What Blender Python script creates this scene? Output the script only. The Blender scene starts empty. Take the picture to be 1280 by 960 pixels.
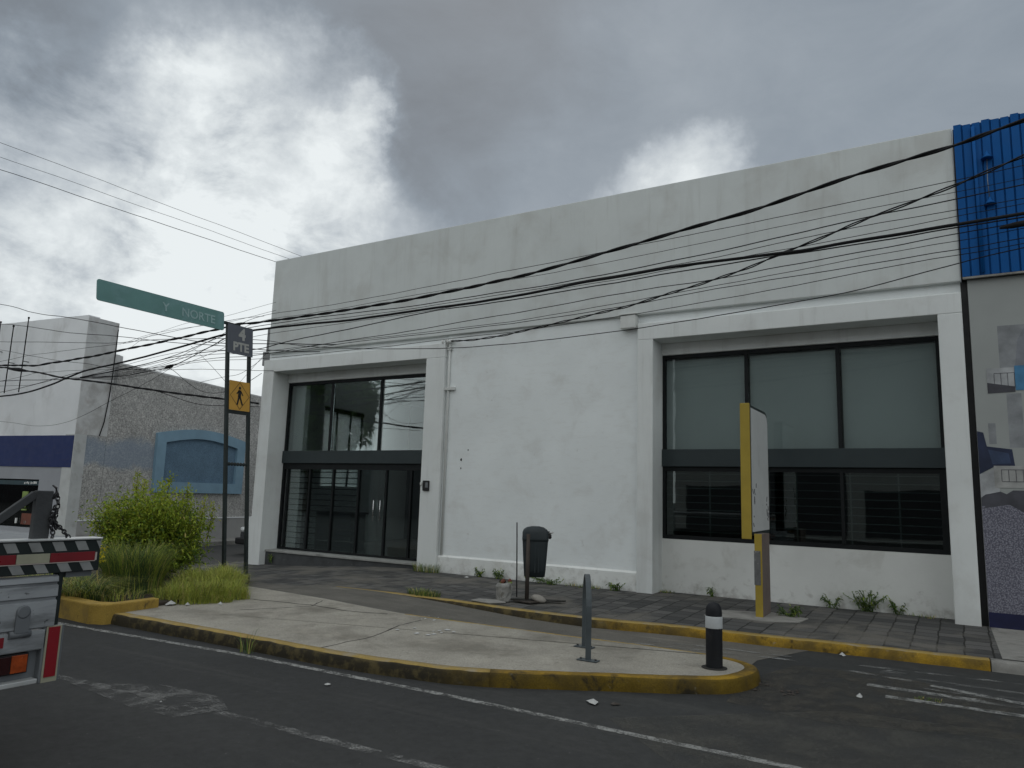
import bpy, bmesh, math, random
from mathutils import Vector, Matrix, noise as mnoise
R = math.radians
random.seed(7)
C = bpy.context.scene.collection
scene = bpy.context.scene

# ------------------------------------------------------------------ helpers
def wloc(o):
    v = Vector((0, 0, 0))
    while o is not None:
        v += o.location; o = o.parent
    return v

class MB:
    """collects faces in world coordinates and links them as one mesh object"""
    def __init__(s): s.v = []; s.f = []; s.m = []; s.sm = []
    def face(s, pts, m=0, smooth=False):
        b = len(s.v); s.v += [tuple(p) for p in pts]; s.f.append(tuple(range(b, b + len(pts)))); s.m.append(m); s.sm.append(smooth)
    def grid(s, rows, m=0, smooth=False, closed=False):
        b = len(s.v); n = len(rows[0])
        for r in rows: s.v += [tuple(p) for p in r]
        for i in range(len(rows) - 1):
            for j in range(n if closed else n - 1):
                k = (j + 1) % n
                s.f.append((b + i*n + j, b + i*n + k, b + (i+1)*n + k, b + (i+1)*n + j)); s.m.append(m); s.sm.append(smooth)
    def box(s, x0, y0, z0, x1, y1, z1, m=0):
        x0, x1 = min(x0, x1), max(x0, x1); y0, y1 = min(y0, y1), max(y0, y1); z0, z1 = min(z0, z1), max(z0, z1)
        b = len(s.v)
        s.v += [(x0,y0,z0),(x1,y0,z0),(x1,y1,z0),(x0,y1,z0),(x0,y0,z1),(x1,y0,z1),(x1,y1,z1),(x0,y1,z1)]
        for q in ((0,3,2,1),(4,5,6,7),(0,1,5,4),(1,2,6,5),(2,3,7,6),(3,0,4,7)):
            s.f.append(tuple(b + i for i in q)); s.m.append(m); s.sm.append(False)
    def obox(s, p, q, w, h, m=0, up=(0,0,1)):
        """bar of section w x h from p to q"""
        p, q = Vector(p), Vector(q); d = (q - p).normalized(); u = Vector(up)
        a = d.cross(u)
        if a.length < 1e-4: a = d.cross(Vector((1,0,0)))
        a.normalize(); u = a.cross(d).normalized()
        r = []
        for c in (p, q): r.append([c + a*(w/2*i) + u*(h/2*j) for i, j in ((-1,-1),(1,-1),(1,1),(-1,1))])
        s.grid(r, m, False, True); s.face(r[0][::-1], m); s.face(r[1], m)
    def prism(s, poly, z0, z1, m=0):
        n = len(poly)
        zz0 = z0 if callable(z0) else (lambda x, y: z0)
        zz1 = z1 if callable(z1) else (lambda x, y: z1)
        lo = [(x, y, zz0(x, y)) for x, y in poly]; hi = [(x, y, zz1(x, y)) for x, y in poly]
        s.face(hi, m); s.face(lo[::-1], m)
        for i in range(n): j = (i+1) % n; s.face([lo[i], lo[j], hi[j], hi[i]], m)
    def tube(s, pts, rad, n=8, m=0, cap=True, smooth=True):
        pts = [Vector(p) for p in pts]; rows = []
        ref = Vector((0,0,1))
        for i, p in enumerate(pts):
            d = (pts[min(i+1, len(pts)-1)] - pts[max(i-1, 0)]).normalized()
            a = d.cross(ref)
            if a.length < .05: a = d.cross(Vector((1,0,0)))
            a.normalize(); u = a.cross(d)
            r = rad[i] if isinstance(rad, (list, tuple)) else rad
            rows.append([p + (a*math.cos(2*math.pi*k/n) + u*math.sin(2*math.pi*k/n))*r for k in range(n)])
        s.grid(rows, m, smooth, True)
        if cap: s.face(rows[0][::-1], m); s.face(rows[-1], m)
    def lathe(s, c, prof, n=24, m=0, smooth=True):
        rows = [[(c[0] + r*math.cos(2*math.pi*k/n), c[1] + r*math.sin(2*math.pi*k/n), c[2] + z) for k in range(n)] for r, z in prof]
        s.grid(rows, m, smooth, True); s.face(rows[0][::-1], m); s.face(rows[-1], m)
    def build(s, name, mats, parent=None, bevel=0, weld=True):
        off = wloc(parent) if parent else Vector((0,0,0))
        me = bpy.data.meshes.new(name)
        me.from_pydata([tuple(Vector(v) - off) for v in s.v], [], s.f)
        if not isinstance(mats, (list, tuple)): mats = [mats]
        for m in mats: me.materials.append(m)
        me.polygons.foreach_set('material_index', s.m)
        me.polygons.foreach_set('use_smooth', s.sm)
        if weld:
            bm = bmesh.new(); bm.from_mesh(me)
            bmesh.ops.remove_doubles(bm, verts=bm.verts, dist=1e-5)
            bmesh.ops.recalc_face_normals(bm, faces=bm.faces)
            bm.to_mesh(me); bm.free()
        me.update()
        o = bpy.data.objects.new(name, me); C.objects.link(o)
        if parent: o.parent = parent
        if bevel:
            b = o.modifiers.new('bevel', 'BEVEL'); b.width = bevel; b.segments = 2; b.limit_method = 'ANGLE'; b.angle_limit = R(40)
        return o

def tag(o, label=None, cat=None, group=None, kind=None):
    if label: o['label'] = label
    if cat: o['category'] = cat
    if group: o['group'] = group
    if kind: o['kind'] = kind
    return o
def thing(name, label, cat, loc, group=None):
    o = bpy.data.objects.new(name, None); o.empty_display_size = .2
    o.location = loc; C.objects.link(o)
    return tag(o, label, cat, group)
def struct(o): o['kind'] = 'structure'; return o
def sstep(a, b, x):
    t = max(0, min(1, (x - a)/(b - a))); return t*t*(3 - 2*t)

# ------------------------------------------------------------------ materials
def nodes_of(m):
    m.use_nodes = True; nt = m.node_tree; nt.nodes.clear(); return nt
class NT:
    def __init__(s, nt): s.nt = nt
    def n(s, t, **kw):
        x = s.nt.nodes.new(t)
        for k, v in kw.items(): setattr(x, k, v)
        return x
    def l(s, a, b): s.nt.links.new(a, b)
    def val(s, sock, v):
        if hasattr(v, 'is_linked'): s.l(v, sock)
        else: sock.default_value = v
    def math(s, op, a, b=0., c=0., clamp=False):
        x = s.n('ShaderNodeMath', operation=op, use_clamp=clamp)
        s.val(x.inputs[0], a); s.val(x.inputs[1], b); s.val(x.inputs[2], c); return x.outputs[0]
    def maprange(s, v, a, b, c=0., d=1., smooth=True):
        x = s.n('ShaderNodeMapRange', interpolation_type='SMOOTHSTEP' if smooth else 'LINEAR')
        s.val(x.inputs[0], v); x.inputs[1].default_value = a; x.inputs[2].default_value = b; x.inputs[3].default_value = c; x.inputs[4].default_value = d
        return x.outputs[0]
    def mix(s, f, a, b, blend='MIX'):
        x = s.n('ShaderNodeMix', data_type='RGBA', blend_type=blend)
        s.val(x.inputs[0], f)
        s.val(x.inputs[6], a if hasattr(a, 'is_linked') else (*a, 1)); s.val(x.inputs[7], b if hasattr(b, 'is_linked') else (*b, 1))
        return x.outputs[2]
    def noise(s, vec, scale, detail=5, rough=.55, dist=0., stretch=None, off=0):
        if stretch or off:
            mp = s.n('ShaderNodeMapping'); s.l(vec, mp.inputs[0])
            mp.inputs['Scale'].default_value = stretch or (1,1,1); mp.inputs['Location'].default_value = (off, off*.7, off*1.3); vec = mp.outputs[0]
        x = s.n('ShaderNodeTexNoise'); s.l(vec, x.inputs['Vector'])
        x.inputs['Scale'].default_value = scale; x.inputs['Detail'].default_value = detail; x.inputs['Roughness'].default_value = rough; x.inputs['Distortion'].default_value = dist
        return x
def geo_pos(t):      # world position, so copies and neighbours do not repeat
    return t.n('ShaderNodeNewGeometry').outputs['Position']

def pm(name, col, rough=.8, var=.18, vs=2.5, bump=.0, bs=60, stains=(), metal=0., spec=.4, fine=0., fs=180, extra=None):
    m = bpy.data.materials.new(name); t = NT(nodes_of(m))
    out = t.n('ShaderNodeOutputMaterial'); b = t.n('ShaderNodeBsdfPrincipled'); t.l(b.outputs[0], out.inputs[0])
    pos = t.n('ShaderNodeTexCoord').outputs['Object']
    nz = t.noise(pos, vs, 6, .6)
    k = t.maprange(nz.outputs[0], .3, .7, 1 - var, 1 + var, False)
    c = t.mix(1., col, k, 'MULTIPLY')
    if fine:
        n2 = t.noise(pos, fs, 3, .6, off=3)
        c = t.mix(1., c, t.maprange(n2.outputs[0], .3, .7, 1 - fine, 1 + fine, False), 'MULTIPLY')
    for i, st in enumerate(stains):
        scol, sc, lo, hi, amt = st[:5]; stretch = st[5] if len(st) > 5 else None
        n3 = t.noise(pos, sc, 7, .62, .3, stretch, off=11.3 + 7*i)
        f = t.math('MULTIPLY', t.maprange(n3.outputs[0], lo, hi), amt)
        c = t.mix(f, c, scol)
    if extra: c = extra(t, c, pos)
    t.l(c, b.inputs['Base Color'])
    nr = t.noise(pos, vs*3, 3, .5, off=5)
    t.l(t.maprange(nr.outputs[0], .3, .7, max(.02, rough - .08), min(1, rough + .08), False), b.inputs['Roughness'])
    b.inputs['Metallic'].default_value = metal; b.inputs['Specular IOR Level'].default_value = spec
    if bump:
        nb = t.noise(pos, bs, 5, .65, off=2)
        bp = t.n('ShaderNodeBump'); bp.inputs['Strength'].default_value = bump; bp.inputs['Distance'].default_value = .02
        t.l(nb.outputs[0], bp.inputs['Height']); t.l(bp.outputs[0], b.inputs['Normal'])
    return m

def worn_paint(name, col, lo=.42, hi=.58, scale=9, rough=.7, amt=.9, fine=120):
    """thin road paint: transparent where it has worn off"""
    m = bpy.data.materials.new(name); t = NT(nodes_of(m))
    out = t.n('ShaderNodeOutputMaterial'); b = t.n('ShaderNodeBsdfPrincipled'); tr = t.n('ShaderNodeBsdfTransparent'); mx = t.n('ShaderNodeMixShader')
    pos = geo_pos(t)
    a = t.noise(pos, scale, 6, .65).outputs[0]; f2 = t.noise(pos, fine, 3, .7, off=4).outputs[0]
    s_ = t.math('ADD', t.math('MULTIPLY', a, .6), t.math('MULTIPLY', f2, .4))
    t.l(t.math('MULTIPLY', t.maprange(s_, lo, hi), amt), mx.inputs[0])
    b.inputs['Base Color'].default_value = (*col, 1); b.inputs['Roughness'].default_value = rough
    t.l(tr.outputs[0], mx.inputs[1]); t.l(b.outputs[0], mx.inputs[2]); t.l(mx.outputs[0], out.inputs[0])
    return m

def glass(name, tint, refl=.06, boost=1.4, rough=.015):
    m = bpy.data.materials.new(name); t = NT(nodes_of(m))
    out = t.n('ShaderNodeOutputMaterial'); mx = t.n('ShaderNodeMixShader'); tr = t.n('ShaderNodeBsdfTransparent'); gl = t.n('ShaderNodeBsdfGlossy')
    tr.inputs[0].default_value = (*tint, 1); gl.inputs['Roughness'].default_value = rough; gl.inputs[0].default_value = (.9, .95, .95, 1)
    fr = t.n('ShaderNodeFresnel'); fr.inputs[0].default_value = 1.5
    pos = geo_pos(t); nb = t.noise(pos, 1.1, 2, .5).outputs[0]
    bp = t.n('ShaderNodeBump'); bp.inputs['Strength'].default_value = .03; bp.inputs['Distance'].default_value = .05; t.l(nb, bp.inputs['Height'])
    t.l(bp.outputs[0], gl.inputs['Normal'])
    t.l(t.math('ADD', t.math('MULTIPLY', fr.outputs[0], boost), refl, clamp=True), mx.inputs[0])
    t.l(tr.outputs[0], mx.inputs[1]); t.l(gl.outputs[0], mx.inputs[2]); t.l(mx.outputs[0], out.inputs[0])
    return m

def leafmat(name, col, rough=.55):
    m = bpy.data.materials.new(name); t = NT(nodes_of(m))
    out = t.n('ShaderNodeOutputMaterial'); b = t.n('ShaderNodeBsdfPrincipled'); tl = t.n('ShaderNodeBsdfTranslucent'); mx = t.n('ShaderNodeMixShader'); mx.inputs[0].default_value = .3
    pos = geo_pos(t); nz = t.noise(pos, 7, 3, .6).outputs[0]
    c = t.mix(1., col, t.maprange(nz, .3, .7, .7, 1.3, False), 'MULTIPLY')
    t.l(c, b.inputs['Base Color']); t.l(c, tl.inputs[0]); b.inputs['Roughness'].default_value = rough; b.inputs['Specular IOR Level'].default_value = .25
    t.l(b.outputs[0], mx.inputs[1]); t.l(tl.outputs[0], mx.inputs[2]); t.l(mx.outputs[0], out.inputs[0])
    return m

dirt = (.10, .09, .075)
def ex_streaks(t, c, pos):
    n1 = t.noise(pos, 2.2, 6, .6, .2, (1.6, 1.6, .16), off=21).outputs[0]
    c = t.mix(t.math('MULTIPLY', t.maprange(n1, .53, .72), .20), c, (.36, .35, .32))
    n2 = t.noise(pos, 9, 6, .6, .1, (1.4, 1.4, .10), off=31).outputs[0]
    return t.mix(t.math('MULTIPLY', t.maprange(n2, .56, .74), .16), c, (.34, .33, .30))
M = {}
M['parapet'] = pm('parapet_plaster', (.61, .635, .625), .85, .07, .8, .10, 45, [((.46, .455, .43), 1.1, .48, .7, .45)], extra=ex_streaks)
M['plaster'] = pm('white_plaster', (.785, .815, .815), .85, .05, .9, .10, 38, [((.58, .575, .55), 1.6, .50, .75, .5), ((.66, .66, .64), 5, .50, .68, .22, (1, 1, 4)), ((.30, .28, .25), 6, .64, .78, .4)])
M['surround'] = pm('surround_plaster', (.72, .74, .73), .85, .05, 1.2, .08, 30, [((.5, .49, .46), 1.3, .5, .72, .35)], extra=ex_streaks)
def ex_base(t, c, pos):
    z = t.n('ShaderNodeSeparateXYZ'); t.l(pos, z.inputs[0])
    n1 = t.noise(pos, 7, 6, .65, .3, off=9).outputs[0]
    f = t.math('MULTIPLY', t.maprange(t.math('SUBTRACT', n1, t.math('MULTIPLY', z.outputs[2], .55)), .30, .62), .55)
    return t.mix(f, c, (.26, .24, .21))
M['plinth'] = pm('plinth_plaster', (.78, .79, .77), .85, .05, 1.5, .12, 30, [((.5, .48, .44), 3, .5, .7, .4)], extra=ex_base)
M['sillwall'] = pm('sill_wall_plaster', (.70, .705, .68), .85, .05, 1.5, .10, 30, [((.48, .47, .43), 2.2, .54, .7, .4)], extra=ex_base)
M['greymetal'] = pm('grey_fascia_metal', (.032, .043, .046), .5, .08, 2, spec=.3)
M['frame'] = pm('dark_window_frame', (.010, .012, .013), .6, .15, 4, spec=.2)
M['black'] = pm('black_plastic', (.012, .012, .013), .5, .2, 6)
M['glassL'] = glass('office_glass', (.92, .95, .945), .05, .8)
M['glassD'] = glass('dark_glass', (.60, .68, .66), .04, .8)
M['glassE'] = glass('door_glass', (.80, .86, .85), .02, .8)
M['blind'] = pm('grey_roller_blind', (.60, .61, .60), .8, .04, 1.2, .02, 300)
M['rods'] = pm('shutter_rods', (.20, .21, .22), .4, .1, 4, metal=.6)
M['interior'] = pm('interior_paint', (.78, .79, .78), .8, .04, 1)
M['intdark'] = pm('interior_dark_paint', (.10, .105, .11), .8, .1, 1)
M['intfloor'] = pm('interior_floor_tile', (.20, .19, .18), .35, .1, 2)
M['navy'] = pm('navy_laminate', (.012, .014, .035), .4, .1, 2)
M['chrome'] = pm('brushed_steel', (.6, .6, .6), .25, .05, 4, metal=1.)
M['step'] = pm('dark_stone_step', (.055, .058, .06), .6, .25, 5, .1, 50, [((.6, .6, .58), 11, .66, .72, .8, (1, 1, 2.2))])
M['steptop'] = pm('worn_step_slab', (.30, .30, .285), .7, .15, 4, .1, 50, [((.1, .1, .095), 5, .55, .7, .5)])
M['blue'] = pm('blue_corrugated_paint', (.004, .085, .29), .6, .12, 1.4, stains=[((.008, .04, .12), 2.5, .55, .75, .5, (1, 1, .25))], spec=.15)
M['greywall'] = pm('printed_grey', (.33, .345, .335), .55, .05, 1.2)
M['conc'] = pm('island_concrete', (.34, .315, .268), .9, .2, 1.6, .35, 60, [((.15, .135, .108), 1.1, .48, .68, .65), ((.42, .385, .32), 2.6, .52, .70, .45), ((.10, .092, .075), 8, .60, .74, .55), ((.16, .15, .12), 22, .58, .7, .5)], fine=.3, fs=100)
M['chan'] = pm('worn_channel_surface', (.135, .125, .108), .9, .2, 1.4, .4, 60, [((.08, .075, .066), 1.0, .46, .68, .6, (.4, 1.4, 1)), ((.24, .22, .185), 2.4, .55, .72, .5, (.5, 1.5, 1)), ((.06, .055, .05), 9, .6, .74, .5)], fine=.35, fs=110)
M['rawconc'] = pm('raw_concrete', (.28, .27, .25), .9, .2, 4, .25, 70, [((.10, .095, .085), 4, .5, .7, .6)], fine=.15)
M['rubber'] = pm('tyre_rubber', (.02, .02, .02), .8, .2, 5)

def paver_mat():
    m = bpy.data.materials.new('dark_pavers'); t = NT(nodes_of(m))
    out = t.n('ShaderNodeOutputMaterial'); b = t.n('ShaderNodeBsdfPrincipled'); t.l(b.outputs[0], out.inputs[0])
    pos = geo_pos(t); sp = t.n('ShaderNodeSeparateXYZ'); t.l(pos, sp.inputs[0])
    wob = t.noise(pos, 3, 2, .5)
    cb = t.n('ShaderNodeCombineXYZ')
    t.l(t.math('ADD', sp.outputs[1], t.math('MULTIPLY', wob.outputs[0], .05)), cb.inputs[0]); t.l(t.math('ADD', sp.outputs[0], t.math('MULTIPLY', wob.outputs[0], .05)), cb.inputs[1])
    br = t.n('ShaderNodeTexBrick'); t.l(cb.outputs[0], br.inputs[0])
    br.inputs['Scale'].default_value = 1; br.inputs['Brick Width'].default_value = .24; br.inputs['Row Height'].default_value = .255
    br.inputs['Mortar Size'].default_value = .011; br.inputs['Mortar Smooth'].default_value = .35; br.inputs['Bias'].default_value = -.2
    br.inputs['Color1'].default_value = (.060, .060, .059, 1); br.inputs['Color2'].default_value = (.135, .13, .125, 1); br.inputs['Mortar'].default_value = (.025, .024, .022, 1)
    n1 = t.noise(pos, 1.1, 6, .6, .3, off=3).outputs[0]
    c = t.mix(t.math('MULTIPLY', t.maprange(n1, .46, .66), .75), br.outputs[0], (.165, .152, .132))
    n2 = t.noise(pos, 90, 4, .6, off=7).outputs[0]
    c = t.mix(1., c, t.maprange(n2, .3, .7, .75, 1.25, False), 'MULTIPLY')
    t.l(c, b.inputs['Base Color']); b.inputs['Roughness'].default_value = .9; b.inputs['Specular IOR Level'].default_value = .25
    bp = t.n('ShaderNodeBump'); bp.inputs['Strength'].default_value = .5; bp.inputs['Distance'].default_value = .012
    h = t.math('ADD', t.math('MULTIPLY', br.outputs['Fac'], -1.), t.math('MULTIPLY', n2, .35))
    t.l(h, bp.inputs['Height']); t.l(bp.outputs[0], b.inputs['Normal'])
    return m
M['paver'] = paver_mat()

def asphalt_mat():
    m = bpy.data.materials.new('asphalt'); t = NT(nodes_of(m))
    out = t.n('ShaderNodeOutputMaterial'); b = t.n('ShaderNodeBsdfPrincipled'); t.l(b.outputs[0], out.inputs[0])
    pos = geo_pos(t)
    big = t.noise(pos, .35, 6, .6, .4, (.4, 1, 1)).outputs[0]
    c = t.mix(t.maprange(big, .35, .65), (.030, .031, .0315), (.047, .048, .047))
    tr = t.noise(pos, 1.2, 6, .65, .2, (.12, 1.6, 1), off=5).outputs[0]
    c = t.mix(t.math('MULTIPLY', t.maprange(tr, .52, .7), .45), c, (.072, .071, .067))
    md = t.noise(pos, 14, 5, .7, off=8).outputs[0]
    c = t.mix(1., c, t.maprange(md, .3, .7, .8, 1.2, False), 'MULTIPLY')
    fi = t.noise(pos, 190, 3, .7, off=2).outputs[0]
    c = t.mix(1., c, t.maprange(fi, .25, .75, .55, 1.45, False), 'MULTIPLY')
    vo = t.n('ShaderNodeTexVoronoi'); t.l(pos, vo.inputs[0]); vo.inputs['Scale'].default_value = 9.
    spk = t.math('MULTIPLY', t.math('LESS_THAN', vo.outputs['Distance'], .045), .35)
    c = t.mix(spk, c, (.3, .29, .27))
    t.l(c, b.inputs['Base Color']); b.inputs['Roughness'].default_value = .85; b.inputs['Specular IOR Level'].default_value = .3
    bp = t.n('ShaderNodeBump'); bp.inputs['Strength'].default_value = .5; bp.inputs['Distance'].default_value = .01
    t.l(t.math('ADD', fi, md), bp.inputs['Height']); t.l(bp.outputs[0], b.inputs['Normal'])
    return m
M['asphalt'] = asphalt_mat()
def ex_kerb(t, c, pos):      # the yellow paint survives towards the right, the left stretch is grimy
    sp_ = t.n('ShaderNodeSeparateXYZ'); t.l(pos, sp_.inputs[0]); nz_ = t.noise(pos, 2.4, 6, .65, .3, off=8).outputs[0]
    x_ = t.math('ADD', sp_.outputs[0], t.math('MULTIPLY', t.math('SUBTRACT', nz_, .5), 2.6))
    f = t.math('MULTIPLY', t.maprange(x_, -2.9, -4.1), .92)
    n2_ = t.noise(pos, 9, 5, .65, off=14).outputs[0]
    g = t.mix(t.maprange(n2_, .45, .66), (.030, .027, .020), (.10, .080, .038))
    return t.mix(f, c, g)
M['kerby'] = pm('yellow_kerb_paint', (.33, .20, .022), .8, .2, 4, .3, 60,
    [((.09, .065, .025), 2.6, .40, .64, .8), ((.025, .022, .016), 5.5, .54, .70, .9), ((.28, .26, .21), 15, .63, .75, .6)], fine=.25, fs=90, extra=ex_kerb, spec=.2)
M['kerbi'] = pm('island_kerb_paint', (.13, .085, .010), .8, .25, 4, .3, 60,
    [((.06, .043, .016), 2.6, .42, .66, .8), ((.02, .018, .013), 5.5, .54, .70, .9), ((.24, .22, .16), 13, .63, .74, .6)], fine=.25, fs=90, extra=ex_kerb, spec=.2)
M['kerbtop'] = pm('faded_yellow_kerb_top', (.34, .235, .065), .8, .15, 4, .2, 70, [((.30, .27, .22), 3.5, .5, .68, .75), ((.12, .105, .07), 9, .62, .75, .6)], fine=.2, fs=90)
M['whitep'] = worn_paint('white_road_paint', (.33, .33, .315), .38, .62, fine=70)
M['whitefaint'] = worn_paint('faded_road_paint', (.30, .30, .29), .44, .64, 5, amt=.7, fine=70)
M['whitescuff'] = worn_paint('scuffed_road_paint', (.17, .17, .165), .44, .62, 5, amt=.7, fine=60)
M['yellowline'] = worn_paint('yellow_edge_paint', (.45, .31, .07), .40, .58, 6)

# ------------------------------------------------------------------ world, sun, camera
w = bpy.data.worlds.new('World'); scene.world = w; w.use_nodes = True
t = NT(w.node_tree); t.nt.nodes.clear()
SUN = Vector((-.42, .62, .66)).normalized()
sky = t.n('ShaderNodeTexSky', sky_type='NISHITA', sun_disc=False); sky.sun_elevation = math.asin(SUN.z); sky.sun_rotation = math.atan2(SUN.x, SUN.y); sky.air_density = 1.2
d = t.n('ShaderNodeTexCoord').outputs['Generated']
nd = t.noise(d, 3.2, 7, .62)
vs_ = t.n('ShaderNodeVectorMath', operation='SUBTRACT'); t.l(nd.outputs['Color'], vs_.inputs[0]); vs_.inputs[1].default_value = (.5, .5, .5)
vm = t.n('ShaderNodeVectorMath', operation='SCALE'); t.l(vs_.outputs[0], vm.inputs[0]); vm.inputs['Scale'].default_value = .34
va = t.n('ShaderNodeVectorMath', operation='ADD'); t.l(d, va.inputs[0]); t.l(vm.outputs[0], va.inputs[1])
vn = t.n('ShaderNodeVectorMath', operation='NORMALIZE'); t.l(va.outputs[0], vn.inputs[0]); dd = vn.outputs[0]
def blob(direction, outer, inner, amt, vec=None):
    x = t.n('ShaderNodeVectorMath', operation='DOT_PRODUCT'); t.l(vec or dd, x.inputs[0]); x.inputs[1].default_value = Vector(direction).normalized()
    return t.math('MULTIPLY', t.maprange(x.outputs['Value'], math.cos(R(outer)), math.cos(R(inner))), amt)
def add(*a):
    r = a[0]
    for q in a[1:]: r = t.math('ADD', r, q)
    return r
n1 = t.noise(d, 2.0, 8, .55, .3, (1, 1, 2.3), off=1.7).outputs[0]
n2 = t.noise(d, 5.5, 9, .62, .6, (1, 1, 2.0), off=4.2).outputs[0]
n3_ = t.noise(d, 8., 9, .62, .25, (1, 1, 1.7), off=2.2).outputs[0]
base = add(.325, t.math('MULTIPLY', t.math('SUBTRACT', n1, .5), .18), t.math('MULTIPLY', t.math('SUBTRACT', n2, .5), .12))
bl = add(blob((-.719, .577, .392), 11.5, 4, .33), blob((-.735, .52, .445), 5, 1, .13), blob((-.63, .63, .455), 3.4, .5, .20),
         blob((-.295, .875, .380), 7, .2, .36), blob((-.300, .873, .380), 2.8, .2, .14), blob((-.86, .43, .24), 18, 6, .44), blob((-.70, .68, .22), 17, 6, .30), blob((-.816, .56, .12), 17, 6, .28))
br_ = t.math('MULTIPLY', bl, t.maprange(n3_, .30, .66, .34, 1.36, False))
dk = add(blob((-.84, .35, .40), 11, 4, .16), blob((-.50, .62, .62), 17, 5, .09), blob((-.55, .71, .44), 9, 3, .02), blob((-.70, .64, .315), 4.5, .5, .20), blob((-.745, .58, .33), 3.5, .5, .14), blob((-.87, .43, .20), 5, 1, .12), blob((-.80, .55, .28), 3, .4, .08), blob((-.62, .70, .335), 5, 1, .10))
behind = blob((.15, -1, .45), 95, 12, 1.25, d)
V = t.math('SUBTRACT', add(base, br_, behind), dk)
V = t.math('MAXIMUM', V, .16)
ramp = t.n('ShaderNodeValToRGB'); t.l(V, ramp.inputs[0]); cr = ramp.color_ramp
cr.elements[0].position = .15; cr.elements[0].color = (.150, .163, .180, 1); cr.elements[1].position = 1.; cr.elements[1].color = (.83, .875, .885, 1)
for p_, c_ in ((.30, (.262, .302, .345)), (.5, (.46, .505, .545)), (.75, (.67, .715, .735))):
    e = cr.elements.new(p_); e.color = (*c_, 1)
sc = t.n('ShaderNodeVectorMath', operation='SCALE'); t.l(ramp.outputs[0], sc.inputs[0]); sc.inputs['Scale'].default_value = 10.
bg = t.n('ShaderNodeBackground'); bg.inputs['Strength'].default_value = .1
t.l(t.mix(.965, sky.outputs[0], sc.outputs[0]), bg.inputs[0])
wo = t.n('ShaderNodeOutputWorld'); t.l(bg.outputs[0], wo.inputs[0])

sl = bpy.data.lights.new('sun', 'SUN'); sl.energy = .6; sl.angle = R(25); sl.color = (1, .96, .9)
so = bpy.data.objects.new('sun', sl); C.objects.link(so); so.rotation_euler = (-SUN).to_track_quat('-Z', 'Y').to_euler()

cam = bpy.data.cameras.new('camera'); co = bpy.data.objects.new('camera', cam); C.objects.link(co); scene.camera = co
cam.sensor_width = 36; cam.lens = 36*920/1280; cam.clip_end = 2000; cam.clip_start = .05
Rm = ((0.8573865, -0.0511080, -0.5121292), (0.5137606, 0.1442135, 0.8457260), (0.0306326, -0.9882259, 0.1499040))
co.matrix_world = Matrix(((Rm[0][0], -Rm[0][1], -Rm[0][2], 0), (Rm[1][0], -Rm[1][1], -Rm[1][2], 0), (Rm[2][0], -Rm[2][1], -Rm[2][2], 1.6), (0, 0, 0, 1)))
scene.view_settings.view_transform = 'Standard'; scene.view_settings.look = 'None'; scene.view_settings.exposure = 0; scene.view_settings.gamma = 1
scene.cycles.max_bounces = 8; scene.cycles.transparent_max_bounces = 12

M['conc_grey'] = pm('weathered_grey_beam', (.22, .225, .225), .85, .12, 4, .1, 40)
M['plasterbox'] = pm('white_enamel', (.62, .63, .61), .5, .08, 5, stains=[((.35, .33, .3), 9, .6, .75, .4)])
M['ceramic'] = pm('white_ceramic', (.75, .75, .73), .35, .05, 8)
M['greyplastic'] = pm('grey_keypad', (.16, .17, .18), .4, .1, 9)
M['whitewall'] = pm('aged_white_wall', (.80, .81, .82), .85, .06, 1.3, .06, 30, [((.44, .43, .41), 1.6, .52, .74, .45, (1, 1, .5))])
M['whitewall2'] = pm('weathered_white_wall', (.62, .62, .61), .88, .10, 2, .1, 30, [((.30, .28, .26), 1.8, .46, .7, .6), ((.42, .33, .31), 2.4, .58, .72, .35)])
M['navyband'] = pm('dark_blue_band', (.013, .028, .12), .6, .08, 2, stains=[((.03, .035, .10), 3, .5, .7, .5, (1, 1, 4))])
M['greylow'] = pm('grey_lower_wall', (.34, .35, .375), .8, .06, 1.5)
M['glassShop'] = glass('shop_glass', (.55, .6, .6), .03, 1.)
M['teal'] = pm('teal_header', (.03, .06, .07), .5)
M['strip'] = pm('corner_strip_paint', (.55, .56, .55), .85, .1, 2.5, .1, 30, [((.28, .27, .24), 2.5, .52, .72, .5)])
M['plinthgrey'] = pm('grey_plinth', (.36, .355, .345), .85, .1, 1.5, .1, 30, [((.13, .12, .11), 2, .52, .7, .5)])
def ex_blue(t, c, pos):      # faded patch of sprayed blue paint on the stucco
    sp_ = t.n('ShaderNodeSeparateXYZ'); t.l(pos, sp_.inputs[0]); nz_ = t.noise(pos, 1.6, 6, .6, .3, off=6).outputs[0]
    z_ = t.math('ADD', sp_.outputs[2], t.math('MULTIPLY', t.math('SUBTRACT', nz_, .5), .7)); y_ = t.math('ADD', sp_.outputs[1], t.math('MULTIPLY', nz_, .6))
    f = t.math('MULTIPLY', t.math('MULTIPLY', t.maprange(z_, 2.02, 2.25), t.maprange(z_, 3.10, 2.75)), t.maprange(y_, 4.2, 3.0))
    return t.mix(t.math('MULTIPLY', f, .65), c, (.24, .31, .40))
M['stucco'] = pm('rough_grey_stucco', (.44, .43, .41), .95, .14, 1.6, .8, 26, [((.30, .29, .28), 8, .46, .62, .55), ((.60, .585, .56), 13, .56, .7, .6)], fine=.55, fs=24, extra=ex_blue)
M['bluefr'] = pm('grey_blue_paint', (.22, .35, .45), .75, .1, 2, .06, 40)
M['bluepanel'] = pm('slate_blue_stucco', (.13, .21, .29), .9, .12, 3, .7, 26, fine=.3, fs=45)
M['cable'] = pm('black_cable_sheath', (.016, .016, .017), .8, .15, 6, spec=.15)
M['grit'] = worn_paint('road_grit_brown', (.085, .077, .062), .40, .62, 5, amt=.7, fine=50)
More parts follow.
